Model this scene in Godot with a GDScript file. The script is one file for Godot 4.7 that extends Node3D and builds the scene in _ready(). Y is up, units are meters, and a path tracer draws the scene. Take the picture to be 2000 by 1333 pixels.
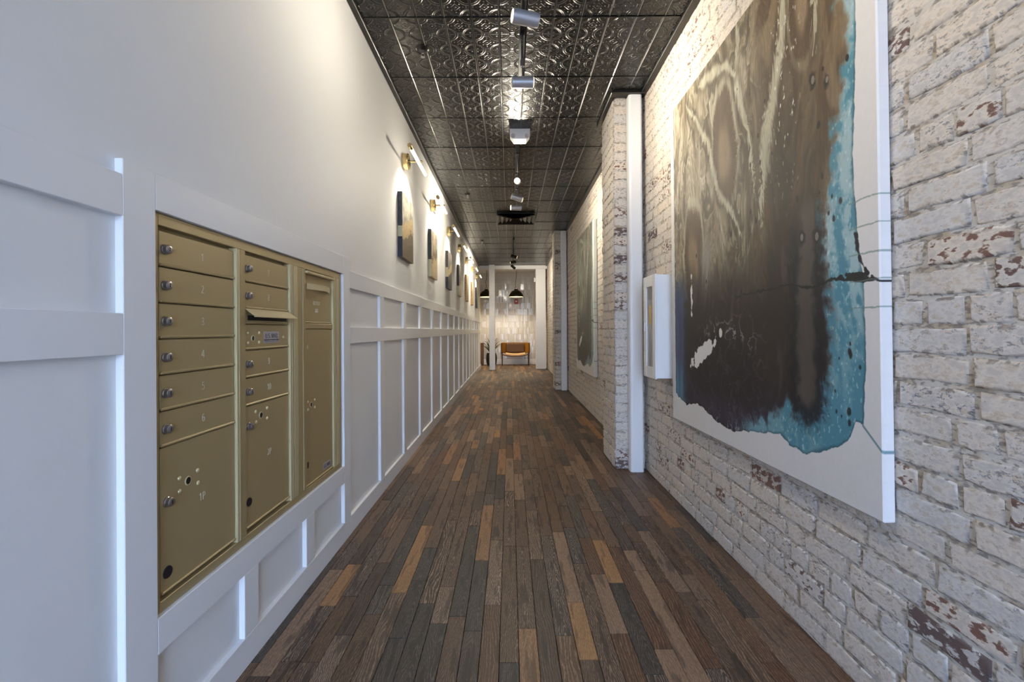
extends Node3D
# A narrow hallway: panelled white wall with a wall of mailboxes, whitewashed brick, tin ceiling, reclaimed plank floor.
# Distances: x across (left negative), y up, d = metres ahead of the camera (world z = -d).

const EYE := 1.08
const WL := -0.870      # painted plane of the left wall
const BL := -0.852      # face of its boards
const WR := 1.042       # face of the brick wall
const CEIL := 2.885
const BACK := 14.4
const FRONT := -2.4
const SKY := 3.2
const EXPOSURE := 1.33
const PICTURE_LIGHT := .45
const SPOT := 1.5
const PENDANT := 1.9

var M := {}
var used := {}
var rng := RandomNumberGenerator.new()


class MB:
	var v := PackedVector3Array()
	var n := PackedVector3Array()
	var t := PackedVector2Array()
	func _p(a: Vector3, na: Vector3, ua: Vector2) -> void:
		v.push_back(a); n.push_back(na); t.push_back(ua)
	func planar(a: Vector3, nn: Vector3) -> Vector2:
		var b := nn.abs()
		if b.x >= b.y and b.x >= b.z: return Vector2(-a.z, -a.y)
		if b.y >= b.z: return Vector2(a.x, a.z)
		return Vector2(a.x, -a.y)
	func poly(pts: Array, out: Vector3, uvs := []) -> void:   # flat convex polygon, turned to face «out»
		var a: Vector3 = pts[0]
		var b: Vector3 = pts[1]
		var c: Vector3 = pts[2]
		var nn := (b - a).cross(c - a)
		if nn.length() < 1e-12 and pts.size() > 3: nn = (c - a).cross(pts[3] - a)
		if nn.length() < 1e-14: return
		nn = nn.normalized()
		var flip := nn.dot(out) < 0.0
		if flip: nn = -nn
		for i in range(1, pts.size() - 1):
			var order := [0, i, i + 1] if flip else [0, i + 1, i]
			for k in order: _p(pts[k], nn, uvs[k] if uvs.size() else planar(pts[k], nn))
	func squad(p: Array, nn: Array, u: Array) -> void:       # smooth quad, points counter-clockwise from outside
		for k in [0, 2, 1, 0, 3, 2]: _p(p[k], nn[k], u[k])
	func box(lo: Vector3, hi: Vector3, ch := 0.002) -> MB:
		var c := (lo + hi) * 0.5
		var h := ((hi - lo) * 0.5).abs()
		ch = minf(ch, minf(h.x, minf(h.y, h.z)) * 0.9)
		var q := func(s: Vector3, axis: int) -> Vector3:
			var r := Vector3(h.x - ch, h.y - ch, h.z - ch)
			r[axis] = h[axis]
			return c + s * r
		for a in 3:
			var b := (a + 1) % 3
			var e := (a + 2) % 3
			for sa in [-1.0, 1.0]:
				var o := Vector3.ZERO
				o[a] = sa
				var pts := []
				for sb in [[-1.0, -1.0], [1.0, -1.0], [1.0, 1.0], [-1.0, 1.0]]:
					var s := Vector3.ZERO
					s[a] = sa; s[b] = sb[0]; s[e] = sb[1]
					pts.append(q.call(s, a))
				poly(pts, o)
				if ch <= 0.0: continue
				for sb in [-1.0, 1.0]:
					var s0 := Vector3.ZERO
					s0[a] = sa; s0[b] = sb; s0[e] = -1.0
					var s1 := s0
					s1[e] = 1.0
					var oo := Vector3.ZERO
					oo[a] = sa; oo[b] = sb
					poly([q.call(s0, a), q.call(s1, a), q.call(s1, b), q.call(s0, b)], oo)
		if ch > 0.0:
			for sx in [-1.0, 1.0]:
				for sy in [-1.0, 1.0]:
					for sz in [-1.0, 1.0]:
						var s := Vector3(sx, sy, sz)
						poly([q.call(s, 0), q.call(s, 1), q.call(s, 2)], s)
		return self
	func lathe(prof: Array, at := Transform3D(), seg := 20, arc := TAU) -> MB:   # prof: Vector2(radius, height) from bottom outside up
		var cnt := prof.size()
		var dirs := []
		for i in cnt - 1:
			var dd: Vector2 = prof[i + 1] - prof[i]
			dirs.append(Vector2(dd.y, -dd.x).normalized())
		for i in cnt - 1:
			var n0: Vector2 = dirs[i]
			var n1: Vector2 = dirs[i]
			if i > 0 and dirs[i - 1].dot(dirs[i]) > 0.75: n0 = (dirs[i - 1] + dirs[i]).normalized()
			if i < cnt - 2 and dirs[i + 1].dot(dirs[i]) > 0.75: n1 = (dirs[i + 1] + dirs[i]).normalized()
			var p0: Vector2 = prof[i]
			var p1: Vector2 = prof[i + 1]
			for k in seg:
				var a0 := arc * k / seg
				var a1 := arc * (k + 1) / seg
				var c0 := Vector3(cos(a0), 0, -sin(a0))
				var c1 := Vector3(cos(a1), 0, -sin(a1))
				var up := Vector3.UP
				squad([at * (c0 * p0.x + up * p0.y), at * (c1 * p0.x + up * p0.y), at * (c1 * p1.x + up * p1.y), at * (c0 * p1.x + up * p1.y)],
					[(at.basis * (c0 * n0.x + up * n0.y)).normalized(), (at.basis * (c1 * n0.x + up * n0.y)).normalized(), (at.basis * (c1 * n1.x + up * n1.y)).normalized(), (at.basis * (c0 * n1.x + up * n1.y)).normalized()],
					[Vector2(float(k) / seg, p0.y), Vector2(float(k + 1) / seg, p0.y), Vector2(float(k + 1) / seg, p1.y), Vector2(float(k) / seg, p1.y)])
		return self
	func cyl(a: Vector3, b: Vector3, r0: float, r1: float, seg := 16, ch := 0.0) -> MB:
		var y := (b - a).normalized()
		var x := y.cross(Vector3(0.31, 0.17, 0.93)).normalized()
		var at := Transform3D(Basis(x, y, x.cross(y)), a)
		var l := (b - a).length()
		var pr := [Vector2(0, 0), Vector2(r0 - ch, 0)]
		if ch > 0.0: pr.append(Vector2(r0, ch))
		if ch > 0.0: pr.append(Vector2(r1, l - ch))
		pr.append(Vector2(r1 - ch, l))
		pr.append(Vector2(0, l))
		return lathe(pr, at, seg)
	func tube(path: Array, r: float, seg := 8) -> MB:
		for i in path.size() - 1: cyl(path[i], path[i + 1], r, r, seg)
		return self
	func prism(outline: Array, depth: float, at := Transform3D()) -> MB:     # convex outline in xy, pushed along +z
		var c := Vector2.ZERO
		for p in outline: c += p / outline.size()
		var f := []
		var b := []
		for p in outline:
			f.append(at * Vector3(p.x, p.y, depth)); b.append(at * Vector3(p.x, p.y, 0))
		poly(f, at.basis.z); poly(b, -at.basis.z)
		for i in outline.size():
			var j := (i + 1) % outline.size()
			var mid: Vector2 = (outline[i] + outline[j]) * 0.5 - c
			poly([b[i], b[j], f[j], f[i]], at.basis * Vector3(mid.x, mid.y, 0))
		return self
	func add(o: MB, at: Transform3D) -> MB:
		var nb := at.basis.inverse().transposed()
		for i in o.v.size(): _p(at * o.v[i], (nb * o.n[i]).normalized(), o.t[i])
		return self
	func commit() -> ArrayMesh:
		var a := []
		a.resize(Mesh.ARRAY_MAX)
		a[Mesh.ARRAY_VERTEX] = v; a[Mesh.ARRAY_NORMAL] = n; a[Mesh.ARRAY_TEX_UV] = t
		var m := ArrayMesh.new()
		m.add_surface_from_arrays(Mesh.PRIMITIVE_TRIANGLES, a)
		return m


func P(x: float, y: float, d: float) -> Vector3:
	return Vector3(x, y, -d)

func numbered(called: String) -> String:
	used[called] = used.get(called, 0) + 1
	return called if used[called] == 1 else "%s_%03d" % [called, used[called] - 1]

func tag(o: Node, label: String, category: String, group := "") -> Node:
	o.set_meta("label", label); o.set_meta("category", category)
	if group: o.set_meta("group", group)
	return o

func thing(called: String, at: Vector3, label: String, category: String, group := "", turn := 0.0) -> Node3D:
	var o := Node3D.new()
	o.name = numbered(called)
	o.position = at; o.rotation.y = turn
	add_child(o)
	tag(o, label, category, group)
	return o

func part(called: String, mb, mat: Material, parent: Node, at := Vector3.ZERO) -> MeshInstance3D:
	var o := MeshInstance3D.new()
	o.name = called
	o.mesh = mb.commit() if mb is MB else mb
	o.material_override = mat
	o.position = at
	parent.add_child(o, true)
	return o

func struct(called: String, mb, mat: Material, label := "", category := "") -> MeshInstance3D:
	var o := part(numbered(called), mb, mat, self)
	o.set_meta("kind", "structure")
	if label: o.set_meta("label", label)
	if category: o.set_meta("category", category)
	return o

func lettering(called: String, text: String, size: float, mat: Material, parent: Node, at: Vector3, squeeze := 1.0) -> MeshInstance3D:
	var m := TextMesh.new()
	var f := SystemFont.new()
	f.font_names = PackedStringArray(["Droid Sans"])
	m.font = f
	m.text = text
	m.font_size = 64
	m.pixel_size = size / 46.0
	m.depth = 0.0006
	m.curve_step = 2.0
	var o := MeshInstance3D.new()
	o.name = called
	o.mesh = m
	o.material_override = mat
	o.position = at
	o.scale.x = squeeze
	parent.add_child(o, true)
	return o

func mat(albedo: Color, rough: float, metal := 0.0) -> StandardMaterial3D:
	var m := StandardMaterial3D.new()
	m.albedo_color = albedo; m.roughness = rough; m.metallic = metal
	return m

func glow(c: Color, e: float) -> StandardMaterial3D:
	var m := mat(Color(0.9, 0.9, 0.88), 0.4)
	m.emission_enabled = true; m.emission = c; m.emission_energy_multiplier = e
	return m

func noise(s: int, f: float, oct := 4) -> FastNoiseLite:
	var k := FastNoiseLite.new()
	k.noise_type = FastNoiseLite.TYPE_SIMPLEX_SMOOTH
	k.seed = s; k.frequency = f
	k.fractal_type = FastNoiseLite.FRACTAL_FBM
	k.fractal_octaves = oct
	return k

func paint(w: int, h: int, f: Callable) -> ImageTexture:      # f(x, y) -> Color, rows shared out between threads
	var rows := []
	rows.resize(h)
	var row := func(y: int) -> void:
		var b := PackedByteArray()
		b.resize(w * 3)
		for x in w:
			var c: Color = f.call(x, y)
			b[x * 3] = clampi(int(c.r * 255.0), 0, 255)
			b[x * 3 + 1] = clampi(int(c.g * 255.0), 0, 255)
			b[x * 3 + 2] = clampi(int(c.b * 255.0), 0, 255)
		rows[y] = b
	var id := WorkerThreadPool.add_group_task(row, h)
	WorkerThreadPool.wait_for_group_task_completion(id)
	var all := PackedByteArray()
	for y in h: all.append_array(rows[y])
	return ImageTexture.create_from_image(Image.create_from_data(w, h, false, Image.FORMAT_RGB8, all))


# ---------------------------------------------------------------- textures

func curve(pts: Array, x: float) -> float:
	for i in range(1, pts.size()):
		if x < pts[i].x:
			return lerpf(pts[i - 1].y, pts[i].y, (x - pts[i - 1].x) / (pts[i].x - pts[i - 1].x))
	return pts[-1].y

func near_line(p: Vector2, pts: Array) -> Vector2:            # distance, how far along (0..1)
	var best := Vector2(9, 0)
	for i in pts.size() - 1:
		var a: Vector2 = pts[i]
		var d: Vector2 = pts[i + 1] - a
		var s := clampf((p - a).dot(d) / d.length_squared(), 0.0, 1.0)
		var l := (p - a - d * s).length()
		if l < best.x: best = Vector2(l, (i + s) / (pts.size() - 1))
	return best

func ink_painting(w: int, h: int, tone: float) -> ImageTexture:
	var big := noise(11, 1.0, 3)
	var fine := noise(23, 1.0, 4)
	var hair := noise(37, 1.0, 2)
	var foot := [Vector2(0, .9), Vector2(.06, .925), Vector2(.136, .94), Vector2(.235, .924), Vector2(.38, .953), Vector2(.476, .961), Vector2(.56, .946), Vector2(.71, .925), Vector2(.74, .94), Vector2(.8, .945), Vector2(.89, .914), Vector2(.92, .895), Vector2(.94, .866), Vector2(.958, .866), Vector2(1, .85)]
	var shore := [Vector2(0, .925), Vector2(.19, .905), Vector2(.28, .925), Vector2(.35, .905), Vector2(.47, .882), Vector2(.52, .848), Vector2(.59, .847), Vector2(.65, .874), Vector2(.71, .88), Vector2(.77, .872), Vector2(.83, .84), Vector2(.89, .77), Vector2(1, .7)]
	var rim := [Vector2(0, .957), Vector2(.26, .953), Vector2(.37, .948), Vector2(.46, .941), Vector2(.57, .95), Vector2(.65, .963), Vector2(.76, .966), Vector2(.87, .958), Vector2(1, .95)]
	var veins := [
		[[Vector2(.52, .0), Vector2(.533, .05), Vector2(.523, .129), Vector2(.57, .255), Vector2(.599, .366), Vector2(.618, .45)], .013, .006],
		[[Vector2(.75, -.02), Vector2(.735, .08), Vector2(.722, .183), Vector2(.677, .285), Vector2(.653, .383), Vector2(.635, .5)], .006, .026],
		[[Vector2(.161, .044), Vector2(.25, .13), Vector2(.326, .216), Vector2(.389, .343), Vector2(.469, .439), Vector2(.53, .5)], .005, .012],
		[[Vector2(.27, .04), Vector2(.33, .035), Vector2(.394, .056), Vector2(.46, .08), Vector2(.517, .127)], .012, .018],
		[[Vector2(.83, -.02), Vector2(.842, .1), Vector2(.838, .19), Vector2(.835, .235)], .004, .010]]
	var cut := [Vector2(.5, .64), Vector2(.62, .636), Vector2(.744, .634), Vector2(.83, .646), Vector2(.876, .638), Vector2(.931, .641), Vector2(.979, .647), Vector2(1.01, .655)]
	var splat := [Vector2(.945, .575), Vector2(.955, .615), Vector2(.972, .638)]
	var spots := []
	var r := RandomNumberGenerator.new()
	r.seed = 5
	for i in 26:
		spots.append(Vector3(r.randf_range(.83, .955), r.randf_range(.25, .87), r.randf_range(.0018, .0048)))
	for i in 30:
		spots.append(Vector3(r.randf_range(.08, .8), r.randf_range(.05, .9), r.randf_range(.0015, .005)))
	for e in [Vector3(.835, .283, .012), Vector3(.877, .302, .009), Vector3(.793, .552, .011), Vector3(.841, .559, .012)]:
		spots.append(e)
	var grid := {}                                   # which spots and veins come near each small square
	for k in spots.size():
		var q: Vector3 = spots[k]
		for gy in range(int((q.y - q.z * 2.2) * 32), int((q.y + q.z * 2.2) * 32) + 1):
			for gx in range(int((q.x - q.z * 1.6) * 32), int((q.x + q.z * 1.6) * 32) + 1):
				var key := gy * 64 + gx
				if not grid.has(key): grid[key] = []
				grid[key].append(q)
	var reach := {}
	for gy in 33:
		for gx in 33:
			var l := []
			for vn in veins:
				if near_line(Vector2((gx + .5) / 32.0, (gy + .5) / 32.0), vn[0]).x < .1: l.append(vn)
			if l.size(): reach[gy * 64 + gx] = l
	var none := []
	var pools := [[.435, .27, .085, .15], [.205, .50, .075, .16], [.80, .12, .05, .12]]
	var f := func(x: int, y: int) -> Color:
		var u := (x + .5) / w
		var v := (y + .5) / h
		var cellkey := int(v * 32) * 64 + int(u * 32)
		var wx := big.get_noise_2d(u * 3.2, v * 1.6 + 9.0)
		var wy := big.get_noise_2d(u * 3.2 + 40.0, v * 1.6)
		var jag := fine.get_noise_2d(u * 26.0, v * 30.0)
		var edge := fine.get_noise_2d(u * 60.0 + 7.0, v * 60.0)
		var canvas := Color(.86, .845, .83) * (1.0 + .012 * edge)
		var inside := minf(minf(u - .034 - .003 * jag, curve(rim, v) - u + .0025 * jag), minf(curve(foot, u) - v + .005 * jag, v + .01 + .01 * jag))
		if inside < -.002 and u < .93: return canvas
		var p := Vector2(u + .028 * wx, v + .03 * wy)
		# flowing streaks, mostly downward
		var s1 := fine.get_noise_2d((p.x + .10 * wy) * 5.0, p.y * 1.9 + 2.0 * wx)
		var s2 := fine.get_noise_2d((p.x + .05 * wx) * 15.0 + 30.0, p.y * 3.2)
		var h1 := hair.get_noise_2d((p.x + .03 * s1) * 120.0, p.y * 26.0 + 9.0 * wx)
		var warm := smoothstep(.52, .72, u + .06 * s1)
		var c := Color(.52, .475, .39).lerp(Color(.66, .62, .54), smoothstep(-.05, .45, s1))
		c = c.lerp(Color(.34, .29, .22), smoothstep(.0, .45, s2 - s1 * .5))
		c = c.lerp(Color(.45, .37, .275).lerp(Color(.28, .215, .15), smoothstep(-.3, .3, s2 + .5 * s1)), warm * .85)
		c = c.lerp(Color(.45, .345, .25), warm * smoothstep(.15, .5, s2) * .5)
		c = c.lerp(Color(.19, .16, .12), smoothstep(.54, .70, u) * (1.0 - smoothstep(.82, .90, u)) * smoothstep(.10, .42, v) * clampf(.62 + .8 * s1 - .4 * s2, 0.0, 1.0))
		# folds: dark hollow on one side of a ridge, pale lip on the other
		var fx := u + .075 * wx + .035 * s1
		var fy := v + .06 * wy
		var rd := fine.get_noise_2d(fx * 4.6 + 11.0, fy * 2.3 + 4.0)
		var lip := 1.0 - smoothstep(.0, .045 + .03 * absf(s2), absf(rd))
		var hollow := smoothstep(.0, .03, rd) * (1.0 - smoothstep(.03, .22, rd))
		var left := (1.0 - warm) * (1.0 - smoothstep(.52, .66, v)) * smoothstep(.0, .10, v + .05) * (.18 if tone > 0.0 else 1.0)
		c = c.lerp(Color(.27, .235, .18), hollow * left * (.75 + .3 * h1))
		c = c.lerp(Color(.70, .675, .58), lip * left * (.42 + .35 * h1))
		c *= 1.0 + .20 * h1 * (.5 + left)
		# two eye-shaped pools: pale lip, dark combed inside, lighter heart
		for pool2 in pools:
			var ex: float = (u - pool2[0] + .035 * wx + .012 * s1) / pool2[2]
			var ey: float = (v - pool2[1] + .04 * wy) / pool2[3]
			var er := sqrt(ex * ex + ey * ey)
			if er < 1.6:
				var comb := hair.get_noise_2d(atan2(ey, ex) * 26.0, er * 3.0 + 9.0 * pool2[0])
				var into := 1.0 - smoothstep(.82, .98, er + .10 * comb)
				c = c.lerp(Color(.33, .26, .185) * (1.0 + .30 * comb), into * .9)
				c = c.lerp(Color(.56, .48, .385) * (1.0 + .22 * comb + .1 * s2), (1.0 - smoothstep(.25, .62, er + .16 * comb + .12 * s1)) * .85)
				c = c.lerp(Color(.73, .71, .62), (1.0 - smoothstep(.03, .14 + .05 * comb, absf(er - 1.02))) * (.55 - .35 * smoothstep(-.2, .9, ey)))
		# pale runs with combed edges
		for vn in reach.get(cellkey, none):
			var q := near_line(Vector2(u + .022 * wx + .014 * s1 + .012 * h1, v + .02 * wy), vn[0])
			var wd := lerpf(vn[1], vn[2], q.y) * (1.0 + .9 * s1 + .35 * s2) * (.25 + .75 * smoothstep(1.0, .72, q.y)) * (.35 + .65 * smoothstep(.0, .12, q.y))
			var on := 1.0 - smoothstep(wd * .35, wd * 1.5 + .010 * absf(h1), q.x)
			c = c.lerp(Color(.24, .205, .15), (1.0 - smoothstep(wd, wd + .03, q.x)) * (1.0 - on) * (.45 + .4 * h1))
			c = c.lerp(Color(.74, .725, .635) * (1.0 + .16 * s2 + .10 * h1), on * .78)
		# white broken sparkle
		var sp := smoothstep(.40, .55, fine.get_noise_2d(u * 60.0, v * 26.0 + 5.0)) * (1.0 - smoothstep(.03, .07, absf(u - .735 + .03 * wx))) * (1.0 - smoothstep(.3, .55, v))
		c = c.lerp(Color(.82, .82, .78), sp)
		# grey mist, lower left
		var mist := (1.0 - smoothstep(.02, .13, Vector2((u - .31) * 1.4 + .05 * wx, (v - .55) * .8).length())) * (.55 + .5 * s2)
		c = c.lerp(Color(.60, .58, .56), clampf(mist * 1.25, 0.0, 1.0))
		# the dark lower half
		var dk := smoothstep(.50, .66, v + .07 * s1 - .05 * smoothstep(.2, 0.0, u))
		var low := Color(.175, .145, .125).lerp(Color(.27, .235, .24), smoothstep(.0, .6, s2 + .2 * big.get_noise_2d(u * 5.0, v * 9.0)))
		low = low.lerp(Color(.19, .17, .22), smoothstep(.80, .92, v) * .8)
		low = low.lerp(Color(.66, .64, .66), smoothstep(.30, .62, 1.0 - absf(fine.get_noise_2d(p.x * 12.0 + 3.0, p.y * 16.0)) * 9.0 + .1) * smoothstep(.66, .74, v) * (1.0 - smoothstep(.03, .25, absf(u - .44))) * .9)
		c = c.lerp(low, dk)
		# blue-grey stripe at the far edge, turning teal below
		var blue := (1.0 - smoothstep(.095, .17, u + .03 * wx + .02 * jag)) * smoothstep(.52, .62, v + .02 * wx)
		c = c.lerp(Color(.25, .29, .40).lerp(Color(.30, .46, .55), smoothstep(.78, .9, v)) * (1.0 + .2 * s2), blue * .95)
		# teal shore on the near side and along the foot
		var sh := u - curve(shore, v) + .02 * jag + .035 * s2
		var teal := smoothstep(-.012, .022, sh)
		var under := smoothstep(-.012, .02, v - (.915 - .06 * smoothstep(.55, .8, u)) + .02 * jag + .03 * s2) * smoothstep(.47, .6, u)
		var tc := Color(.60, .71, .73).lerp(Color(.29, .52, .59), smoothstep(-.15, .35, s2 + .5 * jag + 2.4 * sh))
		tc = tc.lerp(Color(.31, .53, .59), smoothstep(.62, .8, v) * .6)
		tc = tc.lerp(Color(.80, .84, .84), smoothstep(.30, .5, fine.get_noise_2d(u * 85.0, v * 50.0)) * .55)
		c = c.lerp(tc, maxf(teal, under))
		# dark finger with a grey heart
		var q2 := Vector2(9, 0) if u < .6 or v < .35 else near_line(Vector2(u + .01 * wx, v), [Vector2(.815, .50), Vector2(.80, .66), Vector2(.80, .835)])
		var ink := 1.0 - smoothstep(.035, .078, q2.x + .02 * jag + .012 * h1)
		c = c.lerp(Color(.085, .085, .11), ink * smoothstep(.44, .6, v) * .92)
		var heart := 1.0 - smoothstep(.012, .040, q2.x + .012 * jag + .012 * s2)
		c = c.lerp(Color(.34, .31, .28) * (1.0 + .12 * s2), heart * .85 * smoothstep(.46, .52, v))
		# near-black pool at the foot
		var pool := 1.0 - smoothstep(.8, 1.15, Vector2((u - .42 + .02 * wx) / .22, (v - .84) / .115).length() + .12 * jag)
		c = c.lerp(Color(.125, .105, .11).lerp(Color(.22, .20, .25), smoothstep(.86, .93, v)) * (1.0 + .3 * s2), pool * .8)
		# bare canvas showing through
		var gap := Vector2((u - .275) / .09, (v - .782 + (u - .275) * .34) / .026).length() + .5 * jag
		var gap2 := Vector2((u - .192) / .008, (v - .62) / .06).length() + .9 * jag
		var gap3 := Vector2((u - .408) / .010, (v - .725) / .013).length() + .4 * jag
		c = c.lerp(canvas, 1.0 - smoothstep(.9, 1.0, minf(gap, minf(gap2, gap3))))
		for sp2 in grid.get(cellkey, none):
			var dd: float = Vector2(u - sp2.x, (v - sp2.y) * .72).length() / sp2.z
			if dd < 1.4: c = c.lerp(Color(.09, .08, .08) if dd > .45 or sp2.z < .008 else Color(.50, .47, .46), (1.0 - smoothstep(.6, 1.25, dd + .8 * jag)) * .8)
		# dried dark rim
		c *= lerpf(.72, 1.0, smoothstep(.0, .007, inside))
		c = canvas.lerp(c, smoothstep(-.0008, .0008, inside))
		# the horizontal crack of black ink, running out over the edge
		var q3 := Vector2(9, 0) if absf(v - .64) > .03 else near_line(Vector2(u, v + .006 * jag), cut)
		var thick := .0012 + .0055 * smoothstep(.6, .72, q3.y) * (1.0 - smoothstep(.80, .92, q3.y)) * (.6 + 1.8 * jag)
		c = c.lerp(Color(.07, .08, .09), (1.0 - smoothstep(thick, thick + .0015, q3.x)) * .92)
		var q4 := Vector2(9, 0) if u < .9 else near_line(Vector2(u, v), splat)
		c = c.lerp(Color(.06, .08, .10), 1.0 - smoothstep(.0022 + .006 * jag, .0045 + .006 * jag, q4.x))
		for k in 5:                                                     # thin threads running to the edge
			var yy := .525 + k * .041 + .002 * jag
			if u > .93 and absf(v - yy) < .0012: c = c.lerp(Color(.42, .50, .46), .6)
		if u > .955 and v > .865: c = c.lerp(Color(.45, .55, .58), 1.0 - smoothstep(.001, .0035, absf(v - .866 - (u - .955) * .75)))
		if tone > 0.0:
			var g := c.get_luminance()
			c = c.lerp(Color(g * .94 + .03, g * .98 + .04, g * .95 + .03), tone)
		return c
	return paint(w, h, f)

func brick_sheet(w: int, h: int, cols: int, rows: int) -> ImageTexture:   # whitewashed brick faces, each cell one brick, worn more towards the end of the sheet
	var n1 := noise(101, 1.0, 4)
	var n2 := noise(102, 1.0, 3)
	var n3 := noise(103, 1.0, 2)
	var cw := w / cols
	var chh := h / rows
	var total := cols * rows
	var f := func(x: int, y: int) -> Color:
		var id := (y / chh) * cols + x / cw
		var a := (x % cw + .5) / cw
		var b := (y % chh + .5) / chh
		var px := a * .2
		var py := b * .066
		var ox := id * 3.71
		var wear := float(id) / total
		var big := n2.get_noise_2d(px * 22.0 + ox, py * 34.0 + id)
		var strk := n1.get_noise_2d(px * 40.0 + ox, py * 75.0 + id * 2.0)
		var grit := n3.get_noise_2d(px * 420.0 + ox, py * 420.0)
		var e := minf(minf(a, 1.0 - a) * .2, minf(b, 1.0 - b) * .066)
		var tint := n2.get_noise_2d(id * 7.3, 3.0)
		var c := Color(.855, .805, .745).lerp(Color(.82, .80, .78), clampf(.5 + tint, 0.0, 1.0))
		c = c.lerp(Color(.72, .645, .545), smoothstep(.05, .6, big + .4 * strk) * .5)
		c = c.lerp(Color(.68, .66, .64), smoothstep(.0, .5, -big + .35 * strk) * .45)
		c *= 1.0 + .03 * grit + .05 * strk
		# greyed scuffs, some bricks hardly any, some all over
		var luck := fposmod(sin(id * 12.9898) * 4375.85, 1.0)
		var drag := n1.get_noise_2d(px * 48.0 + ox, py * 95.0 + id * 5.0)
		var worn := smoothstep(-.06 - .34 * wear, .40, big + .25 * drag)
		c = c.lerp(Color(.50, .505, .53), smoothstep(-.05, .55, drag + .28 * grit + .5 * n3.get_noise_2d(px * 150.0 + ox, py * 190.0)) * worn * (.55 + .35 * wear) * lerpf(.25, 1.45, luck * luck))
		# chipped rims
		var chip := smoothstep(.010, .0, e + .005 * strk - .004 * big)
		c = c.lerp(Color(.46, .42, .385), clampf(chip, 0.0, 1.0) * smoothstep(.05, .34, n1.get_noise_2d(px * 32.0 + ox, py * 40.0 + 50.0) + .14 * wear) * .75)
		# bare brick
		if wear > .80:
			var th := lerpf(.34, -.32, (wear - .80) / .2)
			var bare := smoothstep(th, th + .24, big * 1.1 + .35 * drag + .22 * grit)
			var red := Color(.47, .335, .29).lerp(Color(.38, .31, .295), clampf(.5 + 2.0 * tint, 0.0, 1.0)) * (1.0 + .14 * grit)
			c = c.lerp(red, bare * .93)
		# small dark picks, in places
		c = c.lerp(Color(.32, .29, .28), smoothstep(.46, .60, n1.get_noise_2d(px * 130.0 + ox, py * 260.0 + 9.0)) * smoothstep(.0, .35, n2.get_noise_2d(px * 14.0 - ox, py * 20.0 + 70.0)) * .8)
		return c
	return paint(w, h, f)

func mortar_sheet(s: int) -> ImageTexture:
	var n1 := noise(201, 1.0, 4)
	var n2 := noise(202, 1.0, 3)
	var f := func(x: int, y: int) -> Color:
		var u := float(x) / s
		var v := float(y) / s
		var a := n1.get_noise_2d(u * 40.0, v * 90.0)
		var b := n2.get_noise_2d(u * 9.0, v * 9.0)
		var c := Color(.78, .755, .72).lerp(Color(.70, .64, .56), smoothstep(-.05, .5, b))
		c = c.lerp(Color(.50, .475, .455), smoothstep(.0, .42, a + .3 * b) * .75)
		return c * (1.0 + .06 * n1.get_noise_2d(u * 300.0, v * 300.0))
	return paint(s, s, f)

func plank_sheet(w: int, h: int, strips: int) -> ImageTexture:      # strips of reclaimed oak; one strip is 65 mm by 1.3 m
	var n1 := noise(301, 1.0, 3)
	var n2 := noise(302, 1.0, 2)
	var r := RandomNumberGenerator.new()
	r.seed = 31
	var base := []
	var line := []
	var heart := []
	var tones := [Color(.30, .235, .19), Color(.36, .275, .21), Color(.35, .285, .23), Color(.31, .26, .22), Color(.39, .325, .265), Color(.25, .205, .175), Color(.33, .25, .18), Color(.29, .25, .225), Color(.36, .30, .25), Color(.27, .19, .13)]
	for i in strips:
		var c: Color = tones[i % tones.size()]
		if i % 32 == 5: c = Color(.47, .36, .235)
		if i % 8 == 3: c = Color(.19, .178, .172)
		if i % 32 == 13: c = Color(.40, .30, .205)
		c *= r.randf_range(.72, 1.15)
		base.append(c)
		line.append(c.lerp(Color(.66, .61, .54), r.randf_range(.2, .62)))
		heart.append(Vector3(r.randf_range(-.3, 1.3), r.randf_range(.5, 3.0), r.randf()))
	var sw := w / strips
	var f := func(x: int, y: int) -> Color:
		var i := x / sw
		var a := (x % sw + .5) / sw
		var d := float(y) / h * 1.3
		var hp: Vector3 = heart[i]
		var flow := n1.get_noise_2d(i * 9.1, d * 1.6)
		var dx := a - hp.x - .35 * flow
		var ring := 0.0
		if hp.z < .62:   # cathedral figure
			ring = sqrt(dx * dx * 9.0 + .05) * 2.3 + (sin(d * (1.3 + hp.y) + hp.z * 9.0) * 2.2 + d * 5.0) + .7 * n1.get_noise_2d(a * 1.6 + i * 5.0, d * 9.0)
		else:            # straight grain
			ring = dx * (3.0 + hp.y) + .6 * n1.get_noise_2d(a * 1.5 + i * 7.0, d * 4.0)
		var g := absf(fposmod(ring * 1.5, 1.0) - .5) * 2.0
		var pore := n2.get_noise_2d(x * .45, d * 40.0 + i)
		var cloud := n1.get_noise_2d(a * 1.5 + i * 3.0, d * 3.0 + 20.0)
		var c: Color = base[i].lerp(line[i], smoothstep(.5, .9, g + .3 * pore))
		c = c.lerp(base[i] * .62, smoothstep(.1, .55, cloud) * .8)
		c *= 1.0 + .22 * pore + .12 * cloud
		c = c.lerp(Color(.60, .57, .53), smoothstep(.60, .70, n1.get_noise_2d(x * .09 + 31.0, d * 60.0)) * .5)
		return c * Color(1.18, 1.115, 1.06)
	return paint(w, h, f)

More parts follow.
